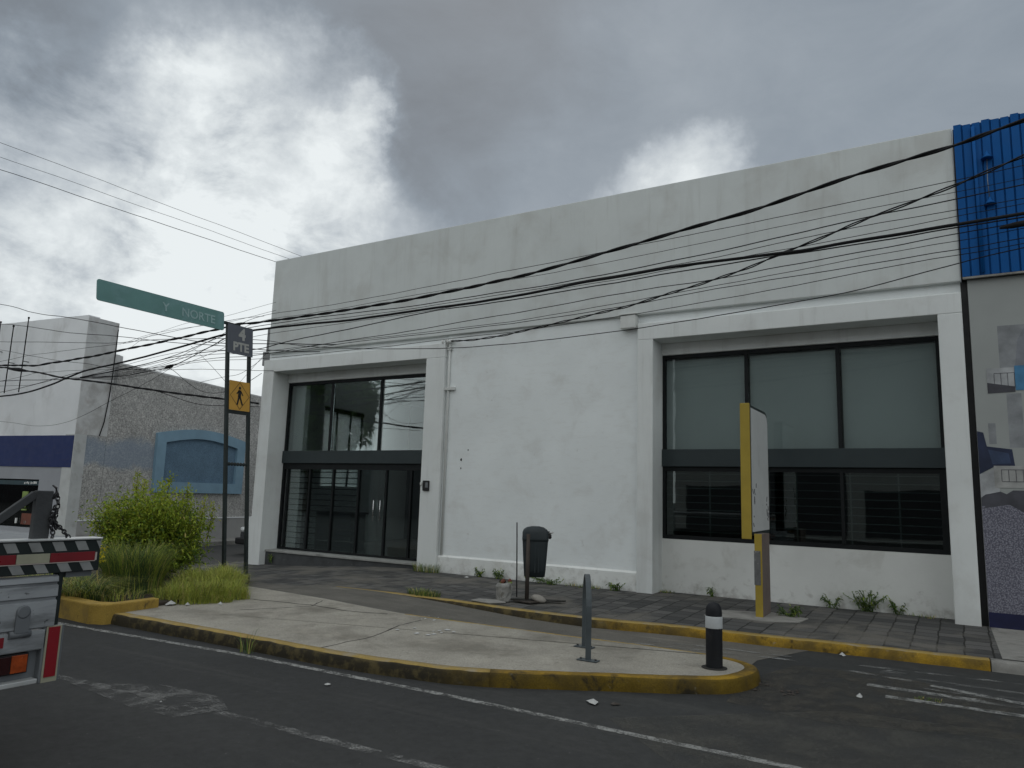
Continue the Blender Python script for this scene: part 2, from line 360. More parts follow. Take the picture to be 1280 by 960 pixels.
M['dust'] = worn_paint('road_dust_grey', (.088, .085, .073), .36, .62, 3, amt=.6, fine=40)
M['frost'] = None
def frosted():
    m = bpy.data.materials.new('frosted_pane'); t = NT(nodes_of(m)); out = t.n('ShaderNodeOutputMaterial'); tl = t.n('ShaderNodeBsdfTranslucent'); tr = t.n('ShaderNodeBsdfTransparent'); mx = t.n('ShaderNodeMixShader'); mx.inputs[0].default_value = .08
    tl.inputs[0].default_value = (.92, .95, .94, 1); t.l(tl.outputs[0], mx.inputs[1]); t.l(tr.outputs[0], mx.inputs[2]); t.l(mx.outputs[0], out.inputs[0]); return m
M['frost'] = frosted()
M['glassB'] = glass('blind_front_glass', (.79, .83, .83), .015, .6)
for n_, c_ in dict(p_mauve=(.24, .25, .262), p_mauve2=(.20, .21, .235), p_dark=(.06, .06, .072), p_sofa=(.018, .026, .06), p_sofa2=(.035, .055, .11), p_pale=(.36, .37, .38), p_blue=(.06, .20, .36), p_card=(.33, .33, .32), p_navy=(.008, .010, .045), p_green=(.22, .30, .08), p_rust=(.16, .05, .03)).items():
    M[n_] = pm('print_' + n_[2:], c_, .55, .35, 3.5)
def rug():
    m = bpy.data.materials.new('print_woven_rug'); t = NT(nodes_of(m)); out = t.n('ShaderNodeOutputMaterial'); b = t.n('ShaderNodeBsdfPrincipled'); t.l(b.outputs[0], out.inputs[0])
    pos = geo_pos(t); vo = t.n('ShaderNodeTexVoronoi'); t.l(pos, vo.inputs[0]); vo.inputs['Scale'].default_value = 55
    t.l(t.mix(t.maprange(vo.outputs['Distance'], .1, .75), (.27, .27, .32), (.09, .088, .12)), b.inputs[0]); b.inputs['Roughness'].default_value = .6; return m
M['p_rug'] = rug()
M['signgreen'] = pm('green_sign_sheet', (.15, .30, .285), .45, .08, 3, stains=[((.24, .39, .42), 4, .5, .7, .4)])  # base colour lightened to take in windscreen glare
M['signgrey'] = pm('grey_blue_sign_sheet', (.12, .13, .155), .5, .08, 5)
M['signyellow'] = pm('amber_sign_sheet', (.60, .33, .06), .5, .08, 5)
M['signletter'] = pm('faded_sign_letter', (.42, .42, .40), .6, .1, 9)
M['signletter2'] = pm('faint_sign_letter', (.32, .47, .47), .6, .1, 9)
M['postpaint'] = pm('dark_green_post_paint', (.022, .030, .030), .55, .2, 6, stains=[((.08, .07, .06), 9, .62, .74, .5)])
M['rackgrey'] = pm('grey_rack_paint', (.065, .078, .085), .5, .12, 6)
M['bolblack'] = pm('black_bollard_rubber', (.010, .011, .014), .6, .15, 6, stains=[((.06, .055, .05), 5, .62, .76, .35)], spec=.3)
M['bolwhite'] = pm('white_reflective_band', (.52, .54, .55), .5, .08, 8, stains=[((.3, .3, .3), 10, .58, .75, .4)])
M['binplastic'] = pm('dark_bin_plastic', (.020, .028, .032), .5, .15, 4, spec=.4)
M['rust'] = pm('rusty_brown_steel', (.055, .045, .038), .8, .25, 6, .1, 40, [((.05, .03, .02), 6, .5, .7, .6)])
M['adyellow'] = pm('mustard_sign_paint', (.36, .26, .035), .6, .1, 4, stains=[((.2, .15, .05), 7, .6, .75, .5)])
M['adface'] = pm('weathered_white_sheet', (.55, .56, .555), .6, .06, 2, stains=[((.30, .30, .29), 3, .52, .72, .5, (1, 1, .5)), ((.05, .05, .05), 5.5, .66, .72, .8)])
M['adbrown'] = pm('brown_grey_post_side', (.16, .125, .11), .8, .15, 5)
M['bare'] = pm('bare_grey_metal', (.13, .13, .13), .6, .3, 9, stains=[((.45, .44, .42), 14, .58, .7, .8)])
M['truckwhite'] = pm('dusty_white_truck_paint', (.34, .355, .37), .5, .08, 3, stains=[((.13, .135, .14), 3.5, .46, .68, .75, (1, .5, 3)), ((.55, .56, .57), 6, .58, .72, .6, (1, .25, 3)), ((.03, .03, .03), 22, .62, .70, .85)])
M['truckgrey'] = pm('grey_truck_rail', (.15, .16, .17), .5, .12, 4)
M['chevw'] = pm('dirty_white_chevron', (.27, .275, .27), .55, .2, 6, stains=[((.08, .08, .08), 8, .56, .72, .6)])
M['chevk'] = pm('black_green_chevron', (.012, .018, .018), .55, .2, 6)
M['refred'] = pm('red_reflector', (.20, .008, .014), .35, .1, 8, spec=.6)
M['refred2'] = pm('scratched_red_reflector', (.25, .010, .018), .4, .1, 8, stains=[((.6, .55, .5), 26, .64, .70, .8)])
M['refcream'] = pm('cream_reflector', (.36, .35, .26), .4, .1, 8)
M['refpink'] = pm('pale_reflector_edge', (.50, .44, .40), .5, .1, 9)
M['lampred'] = pm('tail_lamp_red', (.12, .010, .008), .2, .1, 6, spec=.6)
M['lampora'] = pm('tail_lamp_orange', (.34, .06, .012), .2, .25, 30, spec=.6)
M['lampdark'] = pm('tail_lamp_dark', (.03, .006, .006), .2, .1, 6, spec=.6)
M['deckmetal'] = pm('worn_deck_lip', (.55, .56, .55), .4, .15, 5, metal=.3)
M['wood'] = pm('grimy_timber', (.06, .063, .066), .85, .3, 3, .3, 30, [((.14, .14, .14), 6, .55, .72, .6, (1, 1, .3))])
M['steel'] = pm('dull_chain_steel', (.045, .045, .048), .5, .2, 8, metal=.6)
M['car'] = pm('dark_car_paint', (.05, .052, .058), .3, .05, 3, spec=.6)
M['headlamp'] = pm('headlamp_lens', (.7, .72, .72), .15, .05, 8, spec=.7)
M['paper'] = pm('white_litter', (.50, .50, .485), .8, .08, 12)
M['bag'] = pm('cloudy_plastic', (.26, .255, .24), .35, .25, 14, stains=[((.12, .11, .09), 12, .5, .65, .8)])
M['stone'] = pm('pale_stone', (.30, .28, .25), .9, .15, 9, .2, 40)
M['cardb'] = pm('dark_wet_board', (.03, .028, .025), .9, .3, 6)
M['soil'] = pm('dark_soil', (.05, .04, .028), .95, .3, 5, .6, 30)
M['leafA'] = leafmat('yellow_green_leaf', (.35, .42, .05)); M['leafB'] = leafmat('mid_green_leaf', (.27, .37, .05)); M['leafC'] = leafmat('deep_green_leaf', (.12, .20, .045)); M['leafD'] = leafmat('young_yellow_leaf', (.47, .48, .065))
M['grassA'] = leafmat('dry_green_blade', (.44, .46, .09)); M['grassB'] = leafmat('green_blade', (.30, .37, .07)); M['grassC'] = leafmat('dark_green_blade', (.085, .135, .05)); M['straw'] = leafmat('straw_blade', (.48, .40, .15))
M['twig'] = pm('brown_twig', (.07, .05, .03), .9, .2, 9)
M['farwall'] = pm('opposite_wall', (.42, .42, .40), .85, .1, 1); M['fardark'] = pm('opposite_shutter', (.06, .06, .065), .7, .1, 1)
M['glassCar'] = pm('dark_car_glass', (.02, .022, .025), .1, .05, 2, spec=.6)
M['kerbp'] = pm('ochre_planter_paint', (.36, .235, .045), .8, .18, 4, .25, 60, [((.17, .12, .05), 4, .5, .7, .6), ((.04, .035, .03), 7, .6, .74, .8)], fine=.2, fs=90)
M['flower'] = leafmat('yellow_petal', (.55, .45, .02))
# ------------------------------------------------------------------ ground, pavements, kerbs
def gz(x, y=0): return -.22*sstep(-9.2, -14.6, x)*sstep(3.5, 6.0, y)
def pz(x, y=9.): return .10 + .05*max(0, min(1, (y - 8.9)/2.4)) - .22*sstep(-9.0, -13.6, x)
mb = MB()
xs = [-400, -150, -60, -30, -22, -18, -16] + [-15 + .5*i for i in range(15)] + [-7, -4, 0, 5, 20, 100, 400]
ys = [-400, -100, -20, 0, 3, 3.5, 4, 4.5, 5, 5.5, 6, 8, 12, 20, 40, 100, 400]
mb.grid([[(x, y, gz(x, y)) for x in xs] for y in ys], 0, True)
struct(mb.build('road', M['asphalt']))

def strip(name, pts, wd, mat, z=.004):
    """painted line following pts on the road, width wd"""
    m_ = MB(); rows = []
    P = [Vector((x, y, 0)) for x, y in pts]; dense = []
    for a, b in zip(P, P[1:]):
        n_ = max(1, int((b - a).length/.4)); dense += [a.lerp(b, i/n_) for i in range(n_)]
    dense.append(P[-1])
    for i, p in enumerate(dense):
        dr = (dense[min(i+1, len(dense)-1)] - dense[max(0, i-1)]).normalized(); s_ = Vector((-dr.y, dr.x, 0))*wd/2
        rows.append([(q.x, q.y, gz(q.x, q.y) + z) for q in (p - s_, p + s_)])
    m_.grid(rows); return struct(m_.build(name, mat))
strip('edge_line', [(-22, 4.78), (-8.7, 4.85), (-6.1, 5.04), (-3.6, 5.08), (-1.9, 5.05), (6, 5.02)], .075, M['whitep'])
strip('lane_line', [(-6.6, 3.56), (-5.2, 3.70), (-3.6, 3.74), (-2.4, 3.77), (3, 3.8)], .09, M['whitefaint'])
m_ = MB(); m_.face([(x, y, .0045) for x, y in ((-6.2, 3.52), (-5.2, 3.42), (-4.75, 3.46), (-4.62, 3.80), (-4.95, 3.98), (-5.6, 3.93))]); struct(m_.build('worn_road_patch', M['whitescuff']))
for i, (p, wd, mt) in enumerate([([(-1.05, 8.23), (-.46, 8.13)], .05, 'whitefaint'), ([(-.95, 8.56), (.5, 8.68), (5, 8.6)], .045, 'whitefaint'), ([(-.42, 8.27), (.45, 8.24), (5, 8.2)], .05, 'whitefaint'),
        ([(-.30, 8.05), (.4, 7.80), (3, 7.3)], .06, 'whitep'), ([(-.80, 7.70), (-.02, 7.69), (.1, 7.72)], .07, 'whitep'), ([(-.62, 7.33), (.4, 7.36), (6, 7.34)], .07, 'whitep'), ([(-.16, 7.62), (.4, 7.66), (4, 7.6)], .05, 'whitefaint'),
        ([(-3.25, 8.27), (-1.58, 8.19)], .045, 'whitep'), ([(-2.95, 8.06), (-1.50, 8.05)], .05, 'whitefaint'), ([(-.25, 7.98), (.4, 7.95), (3, 7.8)], .04, 'whitefaint'), ([(-.35, 7.86), (.4, 7.84)], .04, 'whitefaint')]):
    if i in (7, 8): continue
    strip('lane_marking', p, wd*1.5, M[mt], .004 + .0005*i)
m_ = MB(); m_.face([(-.78, 8.30, .0098), (-.60, 8.22, .0098), (-.50, 8.42, .0098), (-.68, 8.50, .0098)]); struct(m_.build('painted_square', M['whitefaint']))

m_ = MB(); m_.face([(x, y, .0032) for x, y in ((-1.7, 6.3), (-.9, 6.2), (.3, 6.6), (.8, 7.2), (.2, 7.9), (-.7, 8.3), (-1.5, 8.1), (-1.75, 7.2))]); struct(m_.build('road_grit', M['grit']))
m_ = MB(); m_.face([(x, y, .0028) for x, y in ((-2.3, 5.3), (-1.2, 4.3), (2.5, 4.6), (4.5, 7.0), (1.0, 6.9), (-.9, 6.6))]); struct(m_.build('road_dust', M['dust']))
# kerb lines
kf = [(9, 9.30), (2.5, 9.24), (.19, 9.16), (-.93, 9.10), (-1.93, 8.98), (-2.95, 8.92), (-3.99, 8.72), (-5.0, 8.71), (-6.3, 8.80), (-7.2, 8.80), (-8.45, 8.70)]
kyf = lambda x: next((a[1] + (b[1]-a[1])*(x-a[0])/(b[0]-a[0]) for a, b in zip(kf, kf[1:]) if b[0] <= x <= a[0]), 8.70)
KW = .15
# sidewalk (dark pavers)
m_ = MB(); pl = [(x, y + KW - .01) for x, y in kf] + [(-8.8, 8.30), (-9.5, 7.5), (-9.7, 6.8), (-12.4, 6.6), (-13.2, 7.2), (-13.75, 8.2), (-14.0, 9.6), (-14.05, 12.2)]
rows = []
xs_ = [9, 5, 2.5, 1.2, .19, -.93, -1.93, -2.95, -3.99, -5.0, -6.3, -7.2, -8.28, -8.9, -9.3, -9.7, -10.2, -10.8, -11.4, -12, -12.6, -13.1, -13.5, -13.8, -14.02]
for x in xs_:
    if x >= -8.3: y0 = kyf(x) + KW - .01
    elif x >= -9.35: y0 = 7.4
    elif x >= -12.4: y0 = 6.6
    else: y0 = 6.6 + (abs(x) - 12.4)**2*1.3 + (abs(x) - 12.4)*.4
    rows.append([(x, y0, -.45), (x, y0, pz(x, y0)), (x, y0 + .02, pz(x, y0))] + [(x, y0 + (12.6 - y0)*k/8, pz(x, y0 + (12.6 - y0)*k/8)) for k in range(1, 9)] + [(x, 12.6, -.45)])
m_.grid(rows); struct(m_.build('sidewalk', M['paver']))
# plain concrete apron in front of the neighbouring shop
m_ = MB(); m_.grid([[(.30, 9.30, pz(0, 9.3) + .005), (.26, 11.6, pz(0, 11.6) + .005)], [(9, 9.45, pz(0, 9.4) + .005), (9, 11.6, pz(0, 11.6) + .005)]]); struct(m_.build('concrete_apron', M['rawconc']))

def kerb(name, pts, wd, top, mats, closed=False, wob=.008, bot=lambda x, y: gz(x, y) - .06):
    """kerb stone swept along pts; pts = outer top edge, the stone lies to the left of the walking direction"""
    P = []; q = [Vector((x, y, 0)) for x, y in pts]
    for a, b in zip(q, q[1:]):
        n_ = max(1, int((b - a).length/.10)); P += [a.lerp(b, i/n_) for i in range(n_)]
    P.append(q[-1])
    m_ = MB(); rows = []
    for i, p in enumerate(P):
        dr = (P[min(i+1, len(P)-1)] - P[max(0, i-1)]).normalized(); s_ = Vector((-dr.y, dr.x, 0))
        tz = top(p.x, p.y) if callable(top) else top
        e = mnoise.noise(p*4)*wob; e2 = mnoise.noise(p*9 + Vector((5, 0, 0)))*wob
        bz = bot(p.x, p.y)
        pr = [(-.018 + e, bz), (-.012 + e, bz + (tz - bz)*.55), (-.002 + e, tz - .026 + e2), (.012 + e, tz - .007 + e2), (.04, tz + e2*.6), (wd, tz + e*.3), (wd, bz)]
        rows.append([(p.x + s_.x*o, p.y + s_.y*o, z) for o, z in pr])
    n_ = len(rows[0])
    for k in range(n_ - 1):
        m_.grid([[r[k], r[k+1]] for r in rows], 0 if k < 3 else 1, True)
    m_.face(rows[0], 0); m_.face(rows[-1][::-1], 0)
    return struct(m_.build(name, mats))
def rev(p): return p[::-1]
def topside(x, y=0): return pz(x, 8.9) + .006
bright = [p for p in kf if p[0] <= .19]
kerb('sidewalk_kerb', [(-3.7, 8.775), (-2.95, 8.92), (-1.93, 8.98), (-.93, 9.10), (.19, 9.16)], KW, topside, [M['kerby'], M['kerbtop']])
kerb('sidewalk_kerb', [(-8.45, 8.70), (-7.2, 8.80), (-6.3, 8.80), (-5.0, 8.71), (-3.99, 8.72), (-3.7, 8.775)], KW, topside, [M['kerby'], M['kerbtop']])
kerb('sidewalk_kerb', [(.20, 9.16), (2.5, 9.24), (9, 9.30)], KW, topside, [M['rawconc'], M['rawconc']])

# traffic island
front = [(-8.38, 5.08), (-7.2, 5.10), (-5.96, 5.12), (-5.0, 5.11), (-4.41, 5.16)]
mid = [(-4.41, 5.16), (-3.95, 5.23), (-3.58, 5.32), (-3.30, 5.46), (-2.70, 5.82), (-2.15, 6.13), (-1.86, 6.32)]
nose = [(-1.86, 6.32), (-1.72, 6.45), (-1.63, 6.62), (-1.58, 6.85), (-1.60, 7.05), (-1.70, 7.22), (-1.85, 7.32), (-2.05, 7.38)]
back = [(-2.05, 7.38), (-2.8, 7.40), (-3.6, 7.34), (-4.4, 7.33), (-5.2, 7.30), (-5.8, 7.30)]
S_ = lambda P_: [(x*1.0207, y*1.0207) for x, y in P_]
front, mid, nose, back = S_(front), S_(mid), S_(nose), S_(back)
def smoothl(p, it=2):
    for _ in range(it):
        q = [p[0]]
        for a, b in zip(p, p[1:]):
            q += [(a[0]*.75 + b[0]*.25, a[1]*.75 + b[1]*.25), (a[0]*.25 + b[0]*.75, a[1]*.25 + b[1]*.75)]
        p = q + [p[-1]]
    return p
outl = smoothl(front + mid[1:] + nose[1:])
cut = min(range(len(outl)), key=lambda i: abs(outl[i][0] + 3.45))
kerb('island_kerb', outl[:cut+1], .12, .12, [M['kerbi'], M['kerbtop']], wob=.012)
kerb('island_kerb', outl[cut:], .12, .12, [M['kerbi'], M['kerby']], wob=.010)
def rampz(x): return .109*sstep(-4.2, -8.0, x)
kerb('island_kerb', back, .06, .12, [M['kerbi'], M['kerbtop']], wob=.006)
m_ = MB()
poly = [(x, y + .06) for x, y in outl[:cut+1]] + [(x - .06, y + .05*(1 if y < 6.6 else -.4)) for x, y in outl[cut+1:]] + [(x, y - .03) for x, y in back] + [(-6.5, 7.5), (-7.6, 7.7), (-9.8, 7.9), (-9.8, 5.3), (-8.6, 5.22)]
m_.prism(poly, -.3, .116); struct(m_.build('island_slab', M['conc']))
# cycle channel between island and sidewalk, ramping up to the left
m_ = MB(); rows = []
for i in range(40):
    x = -1.0 - i*.2
    z = rampz(x) + .0035
    rows.append([(x + .25*mnoise.noise(Vector((x, 7, 0)))*(x > -2.6), 7.46 + (.06 if x > -2 else 0), z), (x + .5*mnoise.noise(Vector((x*3, 2, 5)))*(x > -2.6), 8.1, z), (x + (.3 if x > -2.4 else 0), kyf(x) + .04, z)])
m_.grid([r for r in rows if r[0][0] < -1.75], 0, True); struct(m_.build('cycle_channel', M['chan']))
strip('lane_marking', [(-4.0, 7.92), (-3.25, 8.10), (-1.95, 8.30), (-1.5, 8.34)], .07, M['whitefaint'], .009)
strip('lane_marking', [(-3.3, 8.30), (-2.4, 8.46), (-1.6, 8.50)], .06, M['whitefaint'], .0095)
# slab joints / cracks
def crack(pts, wd=.012, z=.1175):
    m_ = MB(); rows = []; P = []
    for a, b in zip(pts, pts[1:]):
        a, b = Vector((*a, 0)), Vector((*b, 0)); n_ = max(2, int((b - a).length/.08)); P += [a.lerp(b, i/n_) for i in range(n_)]
    for i, p in enumerate(P):
        dr = (P[min(i+1, len(P)-1)] - P[max(0, i-1)]).normalized(); s_ = Vector((-dr.y, dr.x, 0)); o = mnoise.noise(p*5)*.03; w_ = wd*(.5 + abs(mnoise.noise(p*7)))
        rows.append([(p + s_*(o + w_)).to_tuple()[:2] + (z,), (p + s_*(o - w_)).to_tuple()[:2] + (z,)])
    m_.grid(rows); return struct(m_.build('slab_joint', M['crack']))
M['crack'] = pm('joint_dirt', (.05, .045, .04), .95, .3, 8)
crack([(-5.27, 5.3), (-5.26, 6.1), (-5.47, 6.75), (-5.52, 7.28)])
crack([(-8.2, 7.0), (-7.3, 7.15), (-6.6, 7.1), (-6.0, 7.3)], .02)
crack([(-7.6, 6.3), (-7.2, 7.1), (-7.5, 7.6)], .012)

# far pavement on the other side of the side street
m_ = MB(); d_ = Vector((-.13, .99)); c0 = Vector((-20.5, 11.02))
def sd(s, o=0): p = c0 + d_*s + Vector((.99, .13))*o; return (p.x, p.y)
m_.prism([sd(-.6, .05), sd(-.6, .7), sd(.2, 1.15), sd(30, 1.25), sd(30, -.4), (-21.2, 10.9), (-45, 8.2), (-45, 6.2), (-23, 8.9), (-21.2, 9.7)], -.4, -.10)
struct(m_.build('far_pavement', M['rawconc']))
strip('stop_line', [(-14.6, 11.9), (-14.05, 11.65)], .07, M['whitep'], .006)
# ------------------------------------------------------------------ the white building
YF = 11.33
bld = thing('commercial_building', 'long white single storey commercial building with a blank parapet and two tall shopfronts', 'building', (-6.7, YF, 0))
m_ = MB(); m_.box(-13.47, 11.36, 4.66, .18, 11.70, 6.875)
for k in range(9):      # slightly uneven coping
    pass
m_.build('parapet', M['parapet'], bld, bevel=.012)
m_ = MB(); m_.box(-8.40, 11.42, .47, -4.45, 11.70, 4.66); m_.box(-13.50, 11.44, 4.502, -8.40, 11.70, 4.659); m_.box(-4.45, 11.44, 4.502, .17, 11.70, 4.659); m_.build('wall', M['plaster'], bld)
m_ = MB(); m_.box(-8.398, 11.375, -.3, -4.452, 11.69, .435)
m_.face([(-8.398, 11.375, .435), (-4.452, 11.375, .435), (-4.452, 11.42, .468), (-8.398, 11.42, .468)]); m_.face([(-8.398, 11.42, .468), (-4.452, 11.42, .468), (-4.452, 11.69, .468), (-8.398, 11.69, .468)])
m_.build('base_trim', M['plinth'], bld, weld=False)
m_ = MB(); m_.box(-13.55, YF, -.5, -13.20, 11.92, 4.22); m_.box(-8.85, YF, -.3, -8.402, 11.92, 4.22); m_.box(-13.55, YF, 4.22, -8.402, 11.80, 4.50)
m_.box(-13.20, 11.76, 4.02, -8.85, 11.92, 4.22)
m_.prism([(-13.66, 11.36), (-13.552, 11.36), (-13.552, 11.9), (-13.66, 11.9)], -.5, .95)
m_.build('window_surround', M['surround'], bld, bevel=.01, weld=False)
m_ = MB(); m_.box(-4.448, YF, -.3, -4.18, 11.92, 4.22); m_.box(-.12, YF, -.3, .17, 11.92, 4.22); m_.box(-4.448, YF, 4.22, .17, 11.80, 4.50); m_.box(-4.18, 11.76, 4.02, -.12, 11.92, 4.22)
m_.build('window_surround', M['surround'], bld, bevel=.01, weld=False)
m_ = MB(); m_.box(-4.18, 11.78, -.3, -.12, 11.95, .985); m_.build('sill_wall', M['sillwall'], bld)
m_ = MB(); m_.box(-13.20, 11.50, -.4, -8.85, 12.0, .215); st = m_.build('entrance_step', M['step'], bld); m_ = MB(); m_.box(-13.2, 11.47, .217, -8.85, 11.80, .262); m_.build('step_slab', M['steptop'], st, bevel=.008)
m_ = MB(); m_.box(-13.80, 11.48, 4.42, -13.56, 11.9, 4.75); m_.box(-13.72, 11.5, 4.75, -13.5, 11.8, 5.32); m_.build('corner_beam', M['conc_grey'], bld, bevel=.01)
m_ = MB(); m_.box(-13.54, 11.50, 6.45, -13.48, 11.62, 6.80); m_.build('roof_spout', M['conc_grey'], bld)
# shell: roof, side walls with the window to the side street, back wall
m_ = MB(); m_.prism([(-13.45, 11.72), (.17, 11.72), (.17, 13), (-13.7, 13)], 6.2, 6.4); m_.prism([(-10.4, 13), (.17, 13), (.17, 16.5), (-10.4, 16.5)], 6.2, 6.4); m_.prism([(-14.4, 16.5), (.17, 16.5), (.17, 23), (-15.75, 23)], 6.2, 6.4); m_.build('roof', M['rawconc'], bld, weld=False)  # unseen open bay at the left, added to let daylight into the room
def sw(y): return -13.42 - .204*(y - 11.72)
def side_piece(m_, y0, y1, z0, z1): m_.prism([(sw(y0) - .1, y0), (sw(y0) + .1, y0), (sw(y1) + .1, y1), (sw(y1) - .1, y1)], z0, z1)
m_ = MB(); side_piece(m_, 11.95, 13.45, -.5, 6.83); side_piece(m_, 15.35, 23, -.5, 6.83); side_piece(m_, 13.45, 15.35, -.5, 1.7); side_piece(m_, 13.45, 15.35, 3.72, 6.83)
m_.box(.0, 11.95, -.3, .17, 23, 6.83); m_.box(-15.6, 22.8, -.3, 0, 23, 6.83); m_.build('side_wall', M['interior'], bld, weld=False)
m_ = MB(); m_.prism([(sw(12) + .1, 12.0), (-.0, 12.0), (-.0, 18), (sw(18) + .1, 18)], .1, .21); m_.build('interior_floor', M['intfloor'], bld)
m_ = MB(); m_.prism([(sw(12) + .1, 12.0), (0, 12.0), (0, 13), (sw(13) + .1, 13)], 4.25, 4.4); m_.prism([(-10.4, 13), (0, 13), (0, 16.5), (-10.4, 16.5)], 4.25, 4.4); m_.prism([(sw(16.5) + .1, 16.5), (0, 16.5), (0, 18), (sw(18) + .1, 18)], 4.25, 4.4); m_.box(-10.4, 13, 4.4, -10.3, 16.5, 6.2)  # ceiling opening and shaft side added under the open roof bay for daylight
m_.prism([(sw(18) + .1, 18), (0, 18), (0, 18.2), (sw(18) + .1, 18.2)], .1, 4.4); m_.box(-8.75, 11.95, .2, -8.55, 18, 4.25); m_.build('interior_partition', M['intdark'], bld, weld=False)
m_ = MB(); m_.box(-13.12, 11.96, .23, -12.66, 12.4, 4.25); m_.build('interior_column', M['interior'], bld)
# side-street window: frame + translucent panes
m_ = MB()
for y in (13.45, 14.1, 14.75, 15.31): m_.prism([(sw(y) - .04, y), (sw(y) + .04, y), (sw(y+.04) + .04, y + .04), (sw(y+.04) - .04, y + .04)], 1.7, 3.72)
side_piece(m_, 13.45, 15.35, 3.62, 3.70); wf = m_.build('side_window', M['frame'], bld, weld=False)
m_ = MB(); m_.face([(sw(13.45), 13.45, 1.7), (sw(15.35), 15.35, 1.7), (sw(15.35), 15.35, 3.72), (sw(13.45), 13.45, 3.72)]); m_.build('frosted_pane', M['frost'], wf)

def pane(parent, x0, x1, z0, z1, y, mat, name='window_pane'):
    m_ = MB(); m_.box(x0, y, z0, x1, y + .008, z1); return m_.build(name, mat, parent)
YG = 11.83
# left shopfront
lx = [-13.19, -11.80, -10.38, -8.86]
m_ = MB(); fy0, fy1 = YG - .03, YG + .04
def fr(x0, x1, z0, z1, dy=0): m_.box(x0, fy0 + dy, z0, x1, fy1 - dy, z1)
fr(-13.19, -13.14, .27, 4.018); fr(-8.91, -8.86, .27, 4.018); fr(-13.14, -8.91, 3.955, 4.016, .002)
for x in lx[1:3]: fr(x - .028, x + .028, 2.45, 3.955, .003)
fr(-13.14, -8.91, 2.04, 2.18, .004); fr(-13.14, -8.91, .265, .31, .004)
for x in (-13.02, -12.33, -11.62, -10.88, -10.12, -9.47): fr(x - .022, x + .022, .31, 2.04, .006)
wl = m_.build('shopfront', M['frame'], bld, weld=False)
tag(wl, 'left shopfront with glass doors under a grey band')
m_ = MB(); m_.box(-13.20, YG - .07, 2.175, -8.855, YG - .035, 2.45); m_.build('fascia_band', M['greymetal'], wl, bevel=.006)
for a, b in zip(lx, lx[1:]): pane(wl, a + .03, b - .03, 2.451, 3.956, YG + .002, M['glassL'])
bx = [-13.14, -13.02, -12.33, -11.62, -10.88]
for a, b in zip(bx[1:], bx[2:]): pane(wl, a + .022, b - .022, .311, 2.039, YG + .003, M['glassL'] if a < -12.5 else M['glassE'])
pane(wl, -9.448, -8.912, .311, 2.039, YG + .003, M['glassE'])
for a, b, hx in ((-10.858, -10.335, -10.40), (-10.325, -9.492, -10.22)):
    dn = pane(wl, a, b, .311, 2.039, YG + .003, M['glassE'], 'glass_door')
    m_ = MB(); m_.tube([(hx, YG - .05, 1.0), (hx, YG - .05, 1.42)], .011); m_.tube([(hx, YG - .05, 1.08), (hx, YG + .0, 1.08)], .008); m_.tube([(hx, YG - .05, 1.34), (hx, YG, 1.34)], .008); m_.build('door_handle', M['chrome'], dn)
m_ = MB()
for k in range(14): z = .40 + k*.122; m_.tube([(-13.12, YG + .08, z), (-10.95, YG + .08, z)], .011, 6)
for x in (-13.1, -12.55, -11.8, -11.0): m_.box(x - .012, YG + .14, .3, x + .012, YG + .15, 2.05)
m_.build('shutter_grille', M['frame'], wl, weld=False)
# right shopfront
rx = [-4.18, -2.80, -1.45, -.12]
m_ = MB()
fr(-4.18, -4.13, .99, 4.018); fr(-.17, -.12, .99, 4.018); fr(-4.13, -.17, 3.955, 4.016, .002)
for x in rx[1:3]: fr(x - .024, x + .024, 2.43, 3.955, .003)
fr(-4.13, -.17, .987, 1.05, .004); fr(-4.13, -.17, 2.08, 2.16, .004)
fr(-1.475, -1.43, 1.05, 2.08, -.01); fr(-.21, -.17, 1.05, 2.08, .006)
wr = m_.build('shopfront', M['frame'], bld, weld=False)
tag(wr, 'right shopfront with three grey blinds over a dark strip of glass')
m_ = MB(); m_.box(-4.185, YG - .07, 2.155, -.115, YG - .035, 2.435); m_.build('fascia_band', M['greymetal'], wr, bevel=.006)
for a, b in zip(rx, rx[1:]): pane(wr, a + .026, b - .026, 2.436, 3.956, YG + .002, M['glassB'])
for a, b in ((-4.13, -2.80), (-2.796, -1.475), (-1.43, -.21)): pane(wr, a, b, 1.05, 2.08, YG + .004, M['glassD'])
m_ = MB()
for k in range(9): z = 1.12 + k*.115; m_.tube([(-4.12, YG + .05, z), (-.18, YG + .05, z)], .008, 6)
for x in (-4.02, -3.42, -2.85, -2.1, -1.35, -.72): m_.box(x - .011, YG + .055, 1.0, x + .011, YG + .062, 2.1)
m_.build('shutter_grille', M['rods'], wr, weld=False)
for i, (a, b) in enumerate(zip(rx, rx[1:])):
    m_ = MB(); n_ = 8
    m_.grid([[(a + .04 + (b - a - .08)*k/n_, YG + .07 + .006*math.sin(k*1.3 + i), z) for k in range(n_ + 1)] for z in (2.30, 3.0, 3.94)], 0, True)
    m_.tube([(a + .05, YG + .07, 2.31), (b - .05, YG + .07, 2.31)], .012)
    o = m_.build('roller_blind', M['blind'], None)
    tag(o, ['grey roller blind behind the glass directly right of the white wall pillar', 'grey roller blind in the middle pane, behind the yellow edged sign', 'grey roller blind in the pane nearest the blue corrugated shop'][i], 'blind', 'roller blinds of the right shopfront')
# things inside
t_ = thing('reception_counter', 'dark navy counter standing behind the shutter bars of the left shopfront', 'counter', (-12.6, 12.9, .21))
m_ = MB(); m_.box(-13.2, 12.9, .21, -12.05, 13.4, 1.06); m_.build('counter_body', M['navy'], t_); m_ = MB(); m_.box(-13.24, 12.85, 1.062, -12.0, 13.45, 1.10); m_.build('counter_top', M['black'], t_, bevel=.006)

